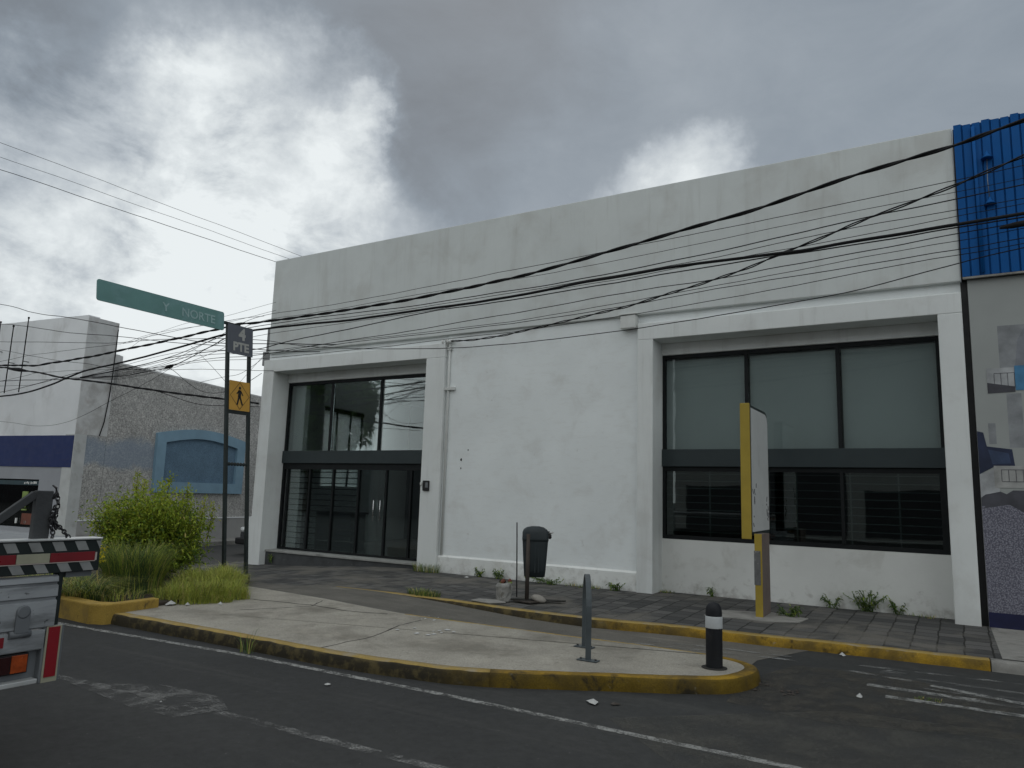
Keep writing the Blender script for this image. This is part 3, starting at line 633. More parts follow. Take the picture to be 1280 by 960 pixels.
# small things fixed to the facade
t_ = thing('junction_box', 'white junction box fixed under the parapet edge beside the right shopfront', 'junction box', (-4.6, 11.42, 4.5))
m_ = MB(); m_.box(-4.74, 11.28, 4.43, -4.47, 11.42, 4.66); m_.build('box_body', M['plasterbox'], t_, bevel=.015); m_ = MB(); m_.box(-4.765, 11.262, 4.663, -4.445, 11.36, 4.685); m_.build('box_lid', M['plasterbox'], t_, bevel=.005)
t_ = thing('conduit', 'thin white conduit running down the wall beside the left shopfront pillar', 'conduit', (-8.34, 11.42, .1))
m_ = MB(); m_.tube([(-8.33, 11.395, .47), (-8.33, 11.395, 3.6), (-8.335, 11.395, 4.48)], .022, 8); m_.build('pipe', M['plasterbox'], t_)
m_ = MB(); m_.box(-8.42, 11.36, 3.57, -8.18, 11.415, 3.63); m_.build('pipe_clamp', M['plasterbox'], t_, bevel=.004); m_ = MB(); m_.box(-8.375, 11.365, 4.36, -8.285, 11.415, 4.42); m_.build('pipe_clamp', M['plasterbox'], t_, bevel=.004)
t_ = thing('wire_bracket', 'white insulator bracket holding the twisted cable at the top of the conduit', 'bracket', (-8.38, 11.4, 4.5))
m_ = MB(); m_.obox((-8.50, 11.41, 4.52), (-8.22, 11.36, 4.52), .035, .03); m_.obox((-8.38, 11.41, 4.45), (-8.38, 11.30, 4.55), .03, .03); m_.build('arm', M['plasterbox'], t_)
for x in (-8.47, -8.36, -8.25): m_ = MB(); m_.lathe((x, 11.33, 4.515), [(.008, -.02), (.026, -.012), (.014, .01), (.026, .03), (.01, .05)], 10); m_.build('insulator', M['ceramic'], t_)
t_ = thing('door_intercom', 'black intercom panel fixed to the white pillar right of the glass doors', 'intercom', (-8.70, 11.33, 1.74))
m_ = MB(); m_.box(-8.775, 11.295, 1.64, -8.625, 11.33, 1.835); m_.build('housing', M['black'], t_, bevel=.012); m_ = MB(); m_.box(-8.70, 11.288, 1.70, -8.64, 11.296, 1.80); m_.build('keypad', M['greyplastic'], t_, bevel=.002)
t_ = thing('door_contact', 'small white sensor on the pillar edge left of the black intercom', 'sensor', (-8.83, 11.33, 1.77))
m_ = MB(); m_.box(-8.845, 11.305, 1.745, -8.80, 11.33, 1.80); m_.build('sensor_body', M['plasterbox'], t_, bevel=.006)
for x, z, r in ((-7.98, 2.24, .02), (-7.83, 2.42, .012), (-7.98, 2.08, .012)):
    m_ = MB(); m_.lathe((0, 0, 0), [(.4*r, -.006), (r, 0), (.5*r, .006)], 8)
    m_.v = [(x + a, 11.417 + c, z + b*1.4) for a, b, c in m_.v]
    o = m_.build('wall_hole', M['black'], None); tag(o, {2.24: 'largest dark hole in the white wall right of the conduit', 2.42: 'upper small dark hole in the white wall', 2.08: 'lower faint dark hole in the white wall'}[z], 'hole', 'holes in the white wall')

# ------------------------------------------------------------------ neighbouring blue shop on the right
sh = thing('neighbouring_shop', 'shop with blue corrugated fascia and a grey printed picture wall', 'building', (4.5, 11.33, 0))
m_ = MB(); m_.box(.25, 11.36, -.3, 9, 11.9, 4.66); m_.build('wall', M['greywall'], sh)
m_ = MB(); m_.box(.172, 11.43, -.3, .248, 11.8, 4.66); m_.build('gap_shade_strip', M['black'], sh)  # black strip stands in for the shade in the gap between the buildings
m_ = MB(); x = .20; pts = []
random.seed(3)
while x < 9:
    j = .003*random.uniform(-1, 1)
    pts += [(x, 11.31 + j), (x + .088, 11.31 + j), (x + .094, 11.335), (x + .104, 11.335)]; x += .11
tops = [6.86 + .02*(1 if (i//4) % 3 == 0 else 0) + .004*(x_) for i, (x_, y_) in enumerate(pts)]
m_.grid([[(a, b, 4.70) for a, b in pts], [(a, b, tz) for (a, b), tz in zip(pts, tops)]]); m_.build('corrugated_fascia', M['blue'], sh, weld=False)
m_ = MB(); m_.box(.19, 11.345, 4.69, 9, 11.9, 6.84); m_.build('fascia_backing', M['black'], sh)
m_ = MB(); m_.obox((.20, 11.30, 4.675), (9, 11.30, 4.675), .05, .025); m_.build('fascia_rail', M['rawconc'], sh)
m_ = MB(); m_.tube([(.435, 11.285, 4.72), (.425, 11.285, 6.80)], .022, 8); m_.build('downpipe', M['blue'], sh)
for z in (6.33, 5.68):
    m_ = MB(); m_.lathe((.565, 11.27, z), [(.075, -.03), (.05, .0), (.02, .035), (.012, .07)], 12); m_.build('spotlight_shade', M['blue'], sh)
m_ = MB(); m_.tube([(.565, 11.285, 5.72), (.555, 11.28, 6.0), (.565, 11.285, 6.30)], .006, 6); m_.build('spotlight_cable', M['rods'], sh)
# printed picture of a room
yp = [11.357]
def flat(m_, pts, mi): yp[0] -= .0004; m_.face([(x, yp[0], z) for x, z in pts], mi)
m_ = MB()
flat(m_, [(.252, .18), (9, .18), (9, 4.65), (.252, 4.65)], 0)
flat(m_, [(.55, 3.30), (1.6, 3.30), (1.6, 4.0), (.55, 4.0)], 1); flat(m_, [(.70, 3.35), (1.5, 3.35), (1.5, 3.98), (.85, 3.98), (.76, 3.8)], 2)
flat(m_, [(.60, 2.4), (.76, 2.4), (.76, 3.1), (.60, 3.1)], 1); flat(m_, [(.38, 2.45), (.46, 2.45), (.46, 2.72), (.38, 2.72)], 1); flat(m_, [(.80, 2.2), (1.9, 2.2), (1.9, 2.9), (.80, 2.9)], 1)
flat(m_, [(.252, 1.95), (.75, 1.7), (2.4, 1.6), (2.4, 1.0), (.252, 1.3)], 3)
flat(m_, [(.252, 1.65), (.60, 1.70), (.80, 1.50), (3, 1.2), (3, .3), (.252, .3)], 5)
flat(m_, [(.252, 1.62), (.60, 1.86), (1.2, 1.86), (1.2, 1.55), (.80, 1.52), (.55, 1.68)], 3)
flat(m_, [(.252, 2.62), (.32, 2.60), (.35, 2.42), (.62, 2.38), (.64, 2.16), (.42, 2.16), (.252, 2.06)], 4); flat(m_, [(.36, 2.38), (.58, 2.33), (.60, 2.20), (.40, 2.19)], 6)
flat(m_, [(.252, 2.06), (.42, 2.12), (.46, 1.92), (.46, 1.84), (.30, 1.80), (.252, 1.76)], 7)
flat(m_, [(.40, 3.11), (.70, 3.12), (.70, 3.44), (.40, 3.44)], 7); flat(m_, [(.40, 3.11), (.70, 3.12), (.70, 3.19), (.40, 3.25)], 3)
flat(m_, [(.705, 3.14), (1.15, 3.14), (1.15, 3.46), (.705, 3.46)], 8)
flat(m_, [(.41, 1.89), (1.1, 1.89), (1.1, 2.17), (.41, 2.17)], 9)
for bx0, bz0, bx1, bz1, nn in ((.48, 3.18, .70, 3.37, 3), (.49, 1.97, .95, 2.12, 6)):
    for k in range(nn + 1):
        xx = bx0 + (bx1 - bx0)*k/nn; flat(m_, [(xx - .003, bz0), (xx + .003, bz0), (xx + .003, bz1), (xx - .003, bz1)], 3)
    for zz in (bz0, bz1): flat(m_, [(bx0, zz - .003), (bx1, zz - .003), (bx1, zz + .003), (bx0, zz + .003)], 3)
flat(m_, [(.252, .10), (9, .10), (9, .335), (.252, .335)], 10)
m_.build('printed_picture', [M['greywall'], M['p_mauve'], M['p_mauve2'], M['p_dark'], M['p_sofa'], M['p_rug'], M['p_sofa2'], M['p_pale'], M['p_blue'], M['p_card'], M['p_navy']], sh, weld=False)

# ------------------------------------------------------------------ building across the side street
wb = thing('corner_building', 'old white building with a dark blue band and a long grey stucco side wall', 'building', (-20.5, 11.02, -.1))
fd = Vector((-.99, -.12)).normalized()
def fq(s, o=0): p = c0 + fd*s + Vector((.12, -.99))*o; return (p.x, p.y)
def wallpoly(a0, a1, n_, th): return [a0, a1, (a1[0] - n_[0]*th, a1[1] - n_[1]*th), (a0[0] - n_[0]*th, a0[1] - n_[1]*th)]
nf = Vector((.12, -.99)); ns = Vector((.99, .13))
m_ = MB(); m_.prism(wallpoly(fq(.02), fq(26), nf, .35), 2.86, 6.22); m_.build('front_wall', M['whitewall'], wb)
m_ = MB(); m_.prism(wallpoly(fq(.01, .02), fq(26, .02), nf, .30), 1.99, 2.858); m_.build('blue_band', M['navyband'], wb)
m_ = MB(); m_.prism(wallpoly(fq(0), fq(1.26), nf, .35), -.3, 1.988); m_.prism(wallpoly(fq(1.26), fq(26), nf, .35), 1.64, 1.988); m_.prism(wallpoly(fq(1.26), fq(26), nf, .35), -.3, .32); m_.prism(wallpoly(fq(4.2), fq(26), nf, .35), .32, 1.64); m_.build('ground_wall', M['greylow'], wb, weld=False)
m_ = MB(); m_.prism(wallpoly(fq(1.28, -.10), fq(4.18, -.10), nf, .02), .34, 1.655); sw_ = m_.build('shop_window', M['glassShop'], wb)
m_ = MB(); m_.prism(wallpoly(fq(1.26, .0), fq(4.2, 0), nf, .03), 1.48, 1.60); m_.build('header_strip', M['teal'], sw_)
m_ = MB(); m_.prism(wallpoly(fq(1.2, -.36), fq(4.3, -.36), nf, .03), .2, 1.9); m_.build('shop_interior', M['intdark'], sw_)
m_ = MB()
random.seed(5)
for k in range(9):
    s_ = 1.34 + k*.055 + (.05 if k > 4 else 0)
    m_.prism(wallpoly(fq(s_, .012), fq(s_ + random.uniform(.02, .045), .012), nf, .01), 1.505 + random.uniform(0, .02), 1.555 + random.uniform(0, .03))
m_.build('worn_lettering', M['ceramic'], sw_, weld=False)
m_ = MB()
for (a, b, z0, z1, mi) in ((1.75, 1.98, .95, 1.3, 0), (1.75, 1.95, .78, .82, 0), (1.80, 1.97, .86, .90, 0), (1.3, 1.9, .40, .70, 1), (1.68, 1.8, .42, .50, 2), (2.1, 2.16, .42, .56, 2)):
    m_.prism(wallpoly(fq(a, -.05), fq(b, -.05), nf, .03), z0, z1, mi)
m_.build('shop_poster', [M['p_green'], M['p_rust'], M['ceramic']], sw_, weld=False)
# side wall: return of the tower, stucco wall, smooth corner strip, plinth
m_ = MB(); m_.prism(wallpoly(sd(.005), sd(.96), ns, .40), 2.9, 6.19); m_.prism(wallpoly(sd(.96), sd(1.10), ns, .40), 4.4, 5.28); m_.tube([(*sd(1.10, -.2), 4.9), (*sd(1.10, -.2), 5.27)], .2, 12); m_.build('tower_return', M['whitewall2'], wb, weld=False)
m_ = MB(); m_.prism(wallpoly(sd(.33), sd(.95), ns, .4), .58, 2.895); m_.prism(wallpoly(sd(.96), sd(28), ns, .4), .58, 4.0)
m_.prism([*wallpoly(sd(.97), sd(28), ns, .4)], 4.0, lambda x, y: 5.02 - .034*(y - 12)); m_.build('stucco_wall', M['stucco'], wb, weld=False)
m_ = MB(); m_.prism(wallpoly(sd(-.01, .03), sd(.33, .03), ns, .4), -.3, 2.896); m_.prism(wallpoly(sd(-.015, .035), sd(.345, .035), ns, .1), 1.80, 1.90); m_.build('corner_strip', M['strip'], wb, weld=False, bevel=.01)
m_ = MB(); m_.prism(wallpoly(sd(.33, .03), sd(28, .03), ns, .4), -.3, .555); m_.build('plinth', M['plinthgrey'], wb)
m_ = MB(); m_.prism(wallpoly(sd(.33, .045), sd(28, .045), ns, .3), .556, .59); m_.build('plinth_line', M['whitewall'], wb)
m_ = MB(); m_.prism(wallpoly(sd(.97, .0), sd(28, .02), ns, .44), lambda x, y: 5.022 - .034*(y - 12), lambda x, y: 5.07 - .034*(y - 12)); m_.build('wall_coping', M['whitewall2'], wb)
# blind arched window frame
def sp(s, o, z): p = sd(s, o); return (p[0], p[1], z)
no, ni = [], []
for k in range(13):
    u = k/12; no.append((2.60 + 3.68*u, 3.16 + .24*math.sin(math.pi*u))); ni.append((2.94 + 2.98*u, 2.90 + .20*math.sin(math.pi*u)))
outer = [(2.62, 1.37)] + no + [(6.27, 1.37)]; inner = [(2.95, 1.70)] + ni + [(5.92, 1.70)]
m_ = MB(); n_ = len(outer)
for k in range(n_):
    a, b = k, (k + 1) % n_
    for O, I in (((.10), (.07)),):
        m_.face([sp(outer[a][0], O, outer[a][1]), sp(outer[b][0], O, outer[b][1]), sp(inner[b][0], O, inner[b][1]), sp(inner[a][0], O, inner[a][1])])
        m_.face([sp(outer[a][0], 0, outer[a][1]), sp(outer[b][0], 0, outer[b][1]), sp(outer[b][0], O, outer[b][1]), sp(outer[a][0], O, outer[a][1])])
        m_.face([sp(inner[a][0], O, inner[a][1]), sp(inner[b][0], O, inner[b][1]), sp(inner[b][0], .004, inner[b][1]), sp(inner[a][0], .004, inner[a][1])])
fr_ = m_.build('arched_frame', M['bluefr'], wb)
m_ = MB(); m_.face([sp(s_, .006, z_) for s_, z_ in inner]); m_.build('blind_panel', M['bluepanel'], fr_)
m_ = MB(); q = [(*sd(.93, .02), 6.0), (*sd(.92, .02), 5.3), (*sd(.90, .03), 4.6), (*sd(.86, .03), 3.9), (*sd(.80, .03), 3.3), (*sd(.70, .03), 2.9)]; m_.tube(q, .014, 6); o = m_.build('wall_cable', M['cable'], None)
tag(o, 'dark cable hanging down the corner tower wall', 'cable')
# rods on the white front wall
for i, (s_, z0, z1) in enumerate(((2.38, 4.09, 6.26), (3.03, 4.08, 6.06), (3.66, 4.45, 6.22))):
    m_ = MB(); p = fq(s_, .16); p2 = fq(s_ + .02, .16); m_.tube([(*p2, z0), (*p, z1)], .016, 8); m_.tube([(*p, z1 - .02), (*p, z1 + .03)], .028, 8); m_.tube([(*fq(s_, -.0), z0 + .9), (*fq(s_, .16), z0 + .9)], .012, 6)
    tag(m_.build('antenna_rod', M['cable'], None), ['rightmost and tallest of the three thin rods standing against the white wall', 'middle one of the three thin rods standing against the white wall', 'leftmost of the three thin rods standing against the white wall'][i], 'rod', 'rods on the white corner wall')
# ------------------------------------------------------------------ lettering helper
def text_mesh(body, size, mat, name, parent, origin, xdir, zdir, proud=.0, bold=0.):
    cu = bpy.data.curves.new(name, 'FONT'); cu.body = body; cu.size = size; cu.align_x = 'CENTER'; cu.align_y = 'CENTER'; cu.extrude = .001; cu.offset = bold
    to = bpy.data.objects.new(name, cu); C.objects.link(to)
    me = bpy.data.meshes.new_from_object(to.evaluated_get(bpy.context.evaluated_depsgraph_get())); bpy.data.objects.remove(to); bpy.data.curves.remove(cu)
    X = Vector(xdir).normalized(); Z = Vector(zdir).normalized(); N = X.cross(Z); o_ = Vector(origin) - wloc(parent)
    for v in me.vertices: v.co = o_ + X*v.co.x + Z*v.co.y + N*(v.co.z + proud)
    me.materials.clear(); me.materials.append(mat); me.name = name
    o = bpy.data.objects.new(name, me); C.objects.link(o); o.parent = parent; return o

# ------------------------------------------------------------------ street name sign on two posts
PX = -10.56
def ln(z): return -.085*(z - .15)        # the whole frame leans towards the carriageway
sg = thing('street_sign', 'two post street sign frame with a long green name board and a yellow crossing plate', 'street sign', (PX, 8.55, .1))
for y0 in (8.36, 8.81):
    zb = pz(PX) - .05; zt = 4.37
    m_ = MB(); m_.obox((PX, y0 + ln(zb), zb), (PX, y0 + ln(zt), zt), .055, .055, up=(1, 0, 0)); m_.build('post', M['postpaint'], sg, bevel=.006)
m_ = MB(); m_.obox((PX, 8.39 + ln(1.99), 1.985), (PX, 8.78 + ln(1.99), 1.985), .03, .03)
for k in range(6): y = 8.43 + k*.06 + ln(2); m_.lathe((PX, y, 1.985), [(.012, -.03), (.026, -.015), (.026, .015), (.012, .03)], 8)
m_.build('cross_bar', M['postpaint'], sg, weld=False)
def plate(name, ya, yb, za, zb, mat, th=.012, x=PX + .034, rad=.0):
    m_ = MB(); n_ = 5; pts = []
    for cy, cz, a0 in ((ya + rad, za + rad, 180), (yb - rad, za + rad, 270), (yb - rad, zb - rad, 0), (ya + rad, zb - rad, 90)):
        for k in range(n_): a = R(a0 + 90*k/(n_ - 1)); pts.append((cy + rad*math.cos(a), cz + rad*math.sin(a)))
    f = [(x + th, y + ln(z), z) for y, z in pts]; b = [(x, y + ln(z), z) for y, z in pts]
    m_.face(f); m_.face(b[::-1])
    for i in range(len(pts)): j = (i+1) % len(pts); m_.face([b[i], b[j], f[j], f[i]])
    return m_.build(name, mat, sg)
p4 = plate('name_plate', 8.33, 8.85, 3.86, 4.36, M['signgrey'], rad=.005)
yd = (0, 1, 0); zd = Vector((0, -.085, 1))
text_mesh('4', .27, M['signletter'], 'lettering', p4, (PX + .048, 8.62 + ln(4.2), 4.205), yd, zd, .001, .012)
text_mesh('PTE', .205, M['signletter'], 'lettering', p4, (PX + .048, 8.60 + ln(4.0), 3.985), yd, zd, .001, .008)
py_ = plate('crossing_plate', 8.38, 8.80, 2.90, 3.40, M['signyellow'], rad=.01)
m_ = MB(); cy, cz = 8.59, 3.15
def yz(y, z, o=.0485): return (PX + o, y + ln(z), z)
dm = [(cy, cz + .235), (cy + .20, cz), (cy, cz - .235), (cy - .20, cz)]
for i in range(4):
    a, b = dm[i], dm[(i+1) % 4]; s_ = .95
    m_.face([yz(*a), yz(*b), yz(cy + (b[0]-cy)*s_, cz + (b[1]-cz)*s_), yz(cy + (a[0]-cy)*s_, cz + (a[1]-cz)*s_)])
m_.build('diamond_outline', M['black'], py_, weld=False)
m_ = MB()
def limb(p, q, w): p, q = Vector((0, *p)), Vector((0, *q)); d2 = (q - p).normalized(); n2_ = Vector((0, -d2.z, d2.y))*w/2; m_.face([yz(v.y, v.z, .0495) for v in (p - n2_, q - n2_, q + n2_, p + n2_)])
m_.face([yz(cy + .0 + .025*math.cos(a*.6283), cz + .135 + .027*math.sin(a*.6283), .0495) for a in range(10)])
limb((cy, cz + .10), (cy - .01, cz - .02), .06); limb((cy - .015, cz - .01), (cy - .055, cz - .155), .032); limb((cy + .0, cz - .01), (cy + .055, cz - .155), .032); limb((cy + .015, cz + .09), (cy + .065, cz + .01), .022); limb((cy - .015, cz + .09), (cy - .065, cz + .03), .022)
m_.build('walking_figure', M['black'], py_, weld=False)
m_ = MB(); m_.obox((PX, 8.37 + ln(2.87), 2.87), (PX, 8.80 + ln(2.87), 2.87), .05, .06); m_.build('plate_rail', M['postpaint'], sg)
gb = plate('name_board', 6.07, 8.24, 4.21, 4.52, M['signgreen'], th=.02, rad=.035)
m_ = MB(); m_.obox((PX + .01, 6.25 + ln(4.36), 4.36), (PX + .01, 8.6 + ln(4.36), 4.36), .03, .05); m_.build('board_arm', M['postpaint'], gb)
text_mesh('NORTE', .19, M['signletter2'], 'lettering', gb, (PX + .056, 7.75 + ln(4.36), 4.345), yd, zd, .001, .003)
text_mesh('Y', .19, M['signletter2'], 'lettering', gb, (PX + .056, 7.16 + ln(4.36), 4.35), yd, zd, .001, .003)

# ------------------------------------------------------------------ bollard, rack, bin, rod, advertising sign
_before = set(C.objects)
b_ = thing('bollard', 'round topped black bollard with a white band on the nose of the island', 'bollard', (-1.93, 6.80, .146))
m_ = MB(); m_.lathe((-1.93, 6.80, .10), [(.074, 0), (.074, .40), (.074, .42)], 28); m_.lathe((-1.93, 6.80, .10), [(.074, .50), (.073, .54), (.066, .58), (.05, .605), (.028, .618), (.006, .622)], 28); m_.build('post', M['bolblack'], b_, weld=False)
m_ = MB(); m_.lathe((-1.93, 6.80, .10), [(.0755, .395), (.0765, .40), (.0765, .495), (.0755, .50)], 28); m_.build('reflective_band', M['bolwhite'], b_)
m_ = MB(); m_.lathe((-1.93, 6.80, .1475), [(.115, 0), (.112, .004), (.08, .006)], 24); m_.build('base_patch', M['cardb'], b_)

rk = thing('bike_rack', 'grey hoop bike rack bolted to the island seen almost end on', 'bike rack', (-3.11, 6.59, .15))
pa, pb = Vector((-2.94, 6.33, .15)), Vector((-3.235, 6.87, .15)); hd = (pb - pa); L_ = hd.length; hu = hd.normalized(); r_ = L_/2; pts = []
pts += [pa + Vector((0, 0, z)) for z in (0, .25, .42)]
for k in range(1, 16): a = math.pi*k/16; pts.append(pa + hu*(r_ - r_*math.cos(a)) + Vector((0, 0, .42 + .31*math.sin(a))))
pts += [pb + Vector((0, 0, z)) for z in (.42, .25, 0)]
m_ = MB(); rows = []
nrm = hu.cross(Vector((0, 0, 1)))
for i, p in enumerate(pts):
    dr = (pts[min(i+1, len(pts)-1)] - pts[max(i-1, 0)]).normalized(); u = nrm.cross(dr)
    rows.append([p + nrm*.026*sx + u*.014*sz for sx, sz in ((-1, -1), (1, -1), (1, 1), (-1, 1))])
m_.grid(rows, 0, False, True); m_.face(rows[0]); m_.face(rows[-1]); m_.build('hoop', M['rackgrey'], rk, bevel=.006)
for p in (pa, pb):
    m_ = MB(); m_.box(p.x - .10, p.y - .045, .147, p.x + .10, p.y + .045, .158); m_.build('base_plate', M['rackgrey'], rk, bevel=.003)
    for s_ in (-.075, .075): m_ = MB(); m_.lathe((p.x + s_, p.y, .158), [(.012, 0), (.012, .008), (.004, .012)], 6); m_.build('bolt', M['steel'], rk)

for _o in set(C.objects) - _before:
    if _o.parent is None: _o.location += (Vector((-.042, .143, -.029)) if _o.name.startswith('boll') else Vector((-.063, .135, -.029)))
_before = set(C.objects)
bn = thing('litter_bin', 'dark plastic litter bin hung on a rusty post by the white wall', 'bin', (-5.18, 9.22, .15))
m_ = MB(); m_.tube([(-5.20, 9.16, .10), (-5.20, 9.16, 1.10)], .030, 10); m_.build('post', M['rust'], bn)
m_ = MB(); rows = []
ax = Vector((.86, .51, 0)); ay = Vector((-.51, .86, 0)); cb_ = Vector((-5.175, 9.32, 0))
def bring(z, hw, hd_, r_=.05):
    pts = []
    for sx, sy, a0 in ((1, 1, 0), (-1, 1, 90), (-1, -1, 180), (1, -1, 270)):
        for k in range(5): a = R(a0 + 22.5*k); pts.append(cb_ + ax*(sx*(hw - r_) + r_*math.cos(a)) + ay*(sy*(hd_ - r_) + r_*math.sin(a)) + Vector((0, 0, z)))
    return pts
rows = [bring(.49, .125, .07), bring(.50, .148, .09), bring(.60, .158, .11), bring(.80, .172, .125), bring(1.00, .184, .135)]
m_.grid(rows, 0, True, True); m_.face(rows[0]); m_.build('bin_body', M['binplastic'], bn)
m_ = MB(); rows = [bring(1.0, .188, .14), bring(1.03, .19, .142)]
prof = [(1.12, .186), (1.16, .17), (1.19, .125), (1.205, .06)]
rows += [bring(z, w_, .13*(.6 + .4*w_/.184), min(.05, w_*.4)) for z, w_ in prof]
m_.grid(rows, 0, True, True); m_.face(rows[-1]); m_.face(rows[0]); m_.build('bin_hood', M['binplastic'], bn)
m_ = MB()
for s_ in (-.095, .0, .05): q_ = cb_ + ax*s_ - ay*.118; m_.obox((*q_.xy, .56), (*(q_ - ay*.008).xy, .98), .02, .016)
m_.build('ribs', M['binplastic'], bn, weld=False)
m_ = MB(); q_ = cb_ + ax*.205 + Vector((0, 0, 1.10)); m_.obox(cb_ + ax*.17 + Vector((0, 0, 1.13)), q_ + Vector((0, 0, .03)), .03, .02); m_.lathe(tuple(q_ - Vector((0, 0, .07))), [(.02, 0), (.034, .02), (.03, .06), (.012, .075)], 8); m_.build('latch', M['black'], bn, weld=False)
m_ = MB(); m_.prism([(-5.36, 9.04), (-5.05, 8.98), (-4.97, 9.26), (-5.28, 9.34)], .164, .176); m_.build('base_plate', M['rust'], bn)
t_ = MB(); q_ = cb_ + ax*.225 + Vector((0, 0, 1.115)); t_.lathe((0, 0, 0), [(.005, -.015), (.04, 0), (.03, .012), (.004, .018)], 7)
t_.v = [(q_.x + a*1.3, q_.y + b, q_.z + c_ + a*.2) for a, b, c_ in t_.v]; tag(t_.build('crumpled_paper', M['paper'], None), 'scrap of white paper caught on the latch of the litter bin', 'litter')
m_ = MB(); m_.tube([(-5.565, 9.50, .15), (-5.597, 9.50, 1.24)], .0095, 6); tag(m_.build('thin_rod', M['steel'], None), 'thin upright metal rod just left of the litter bin', 'rod')

for _o in set(C.objects) - _before:
    if _o.parent is None: _o.location += Vector((-0.125, 0.22, -0.036))
_before = set(C.objects)
ad = thing('advertising_sign', 'blank weathered sign box with mustard yellow edge on a yellow post in the pavement', 'sign', (-2.25, 10.15, .15))
m_ = MB(); m_.box(-2.31, 10.04, .10, -2.215, 10.045, 1.22); m_.build('post_front', M['adyellow'], ad)
m_ = MB(); m_.box(-2.31, 10.046, .10, -2.215, 10.50, 1.22); m_.build('post', M['adbrown'], ad)
m_ = MB(); m_.box(-2.318, 10.033, .56, -2.235, 10.039, 1.0); m_.build('access_hatch', M['bare'], ad, bevel=.004)
m_ = MB(); m_.box(-2.475, 10.035, 1.145, -2.345, 10.065, 2.975); m_.build('edge_cover', M['adyellow'], ad, bevel=.008)
m_ = MB()
prf = [(1.20, 0), (1.18, 0)]
yA, yB = 10.07, 11.15
def adp(x): return [(x, yA, 1.19), (x, yB, 1.20), (x, yB, 2.80), (x, yB - .06, 2.92), (x, yB - .16, 2.955), (x, yA, 2.955)]
a_, b2_ = adp(-2.47), adp(-2.345)
m_.face(a_); m_.face(b2_[::-1])
for i in range(6): j = (i+1) % 6; m_.face([a_[i], a_[j], b2_[j], b2_[i]])
m_.build('sign_frame', M['postpaint'], ad, bevel=.006)
for x0, x1 in ((-2.346, -2.338), (-2.478, -2.469)):
    m_ = MB(); q = [(yA + .03, 1.24), (yB - .045, 1.25), (yB - .045, 2.78), (yB - .09, 2.87), (yB - .18, 2.91), (yA + .03, 2.915)]
    a_ = [(x0, *p) for p in q]; b2_ = [(x1, *p) for p in q]; m_.face(a_); m_.face(b2_)
    for i in range(6): j = (i+1) % 6; m_.face([a_[i], a_[j], b2_[j], b2_[i]])
    m_.build('sign_face', M['adface'], ad)
m_ = MB()
random.seed(11)
for k in range(16):
    y = yA + .06 + random.random()*.18 if k < 9 else yB - .10 - random.random()*.1; z = 1.30 + random.random()*(.55 if k < 9 else .35); h = .02 + random.random()*.06; m_.obox((-2.337, y, z), (-2.337, y + random.uniform(-.04, .04), z + h), .004, .012, up=(1, 0, 0))
m_.build('scribble_marks', M['black'], ad, weld=False)
for _o in set(C.objects) - _before:
    if _o.parent is None: _o.location += Vector((-0.04, 0.17, -0.022))
m_ = MB(); m_.prism([(-2.95, 9.92), (-2.15, 9.95), (-1.8, 10.15), (-1.75, 10.5), (-2.25, 10.7), (-2.9, 10.45)], .08, lambda x, y: pz(x, y) + .007); struct(m_.build('concrete_patch', M['rawconc']))

# ------------------------------------------------------------------ parked car behind the building corner
car = thing('parked_car', 'dark parked car mostly hidden behind the left corner of the white building', 'car', (-16.0, 16.0, -.2))
cx, cyf, zg = -16.42, 14.0, -.22
def crow(y, w_, zt, zs=.30): return [(cx - w_, y, zg + zs), (cx - w_*1.02, y, zg + .52), (cx - w_*.97, y, zg + .68), (cx - w_*.80, y, zg + zt), (cx, y, zg + zt + .03), (cx + w_*.80, y, zg + zt), (cx + w_*.97, y, zg + .68), (cx + w_*1.02, y, zg + .52), (cx + w_, y, zg + zs)]
m_ = MB(); rows = [crow(cyf, .70, .66), crow(cyf + .12, .80, .74), crow(cyf + .5, .85, .82), crow(cyf + 1.2, .86, .90), crow(cyf + 3.4, .86, .93), crow(cyf + 4.0, .80, .85)]
m_.grid(rows, 0, True); m_.face(rows[0][::-1]); m_.face(rows[-1])
for a, b in zip(rows, rows[1:]): m_.face([a[0], a[-1], b[-1], b[0]])
m_.build('body', M['car'], car)
m_ = MB()
def caby(y, w_, z): return [(cx - w_, y, zg + z), (cx + w_, y, zg + z)]
r1, r2, r3, r4 = (caby(cyf + 1.15, .80, .88), caby(cyf + 1.85, .60, 1.38), caby(cyf + 3.0, .60, 1.40), caby(cyf + 3.7, .78, .90))
m_.grid([r1, r2, r3, r4]); m_.face([r1[0], r2[0], r3[0], r4[0]]); m_.face([r1[1], r2[1], r3[1], r4[1]]); m_.build('cabin', M['glassCar'], car)
for sx in (-1, 1):
    m_ = MB(); m_.lathe((0, 0, 0), [(.03, -.06), (.10, -.03), (.10, .02), (.05, .05)], 12); m_.v = [(cx + sx*.60 + a*1.3, cyf + .02 + c_, zg + .665 + b*.75) for a, b, c_ in m_.v]; m_.build('headlight', M['headlamp'], car)
    for yy in (.80, 3.25):
        m_ = MB(); m_.lathe((0, 0, 0), [(.16, -.09), (.29, -.09), (.31, -.05), (.31, .05), (.29, .09), (.16, .09)], 20); m_.v = [(cx + sx*.76 + c_, cyf + yy + a, zg + .31 + b) for a, b, c_ in m_.v]; m_.build('wheel', M['rubber'], car)
m_ = MB(); m_.obox((cx - .78, cyf - .06, zg + .36), (cx + .78, cyf - .06, zg + .36), .14, .18); m_.build('bumper', M['black'], car, bevel=.04)

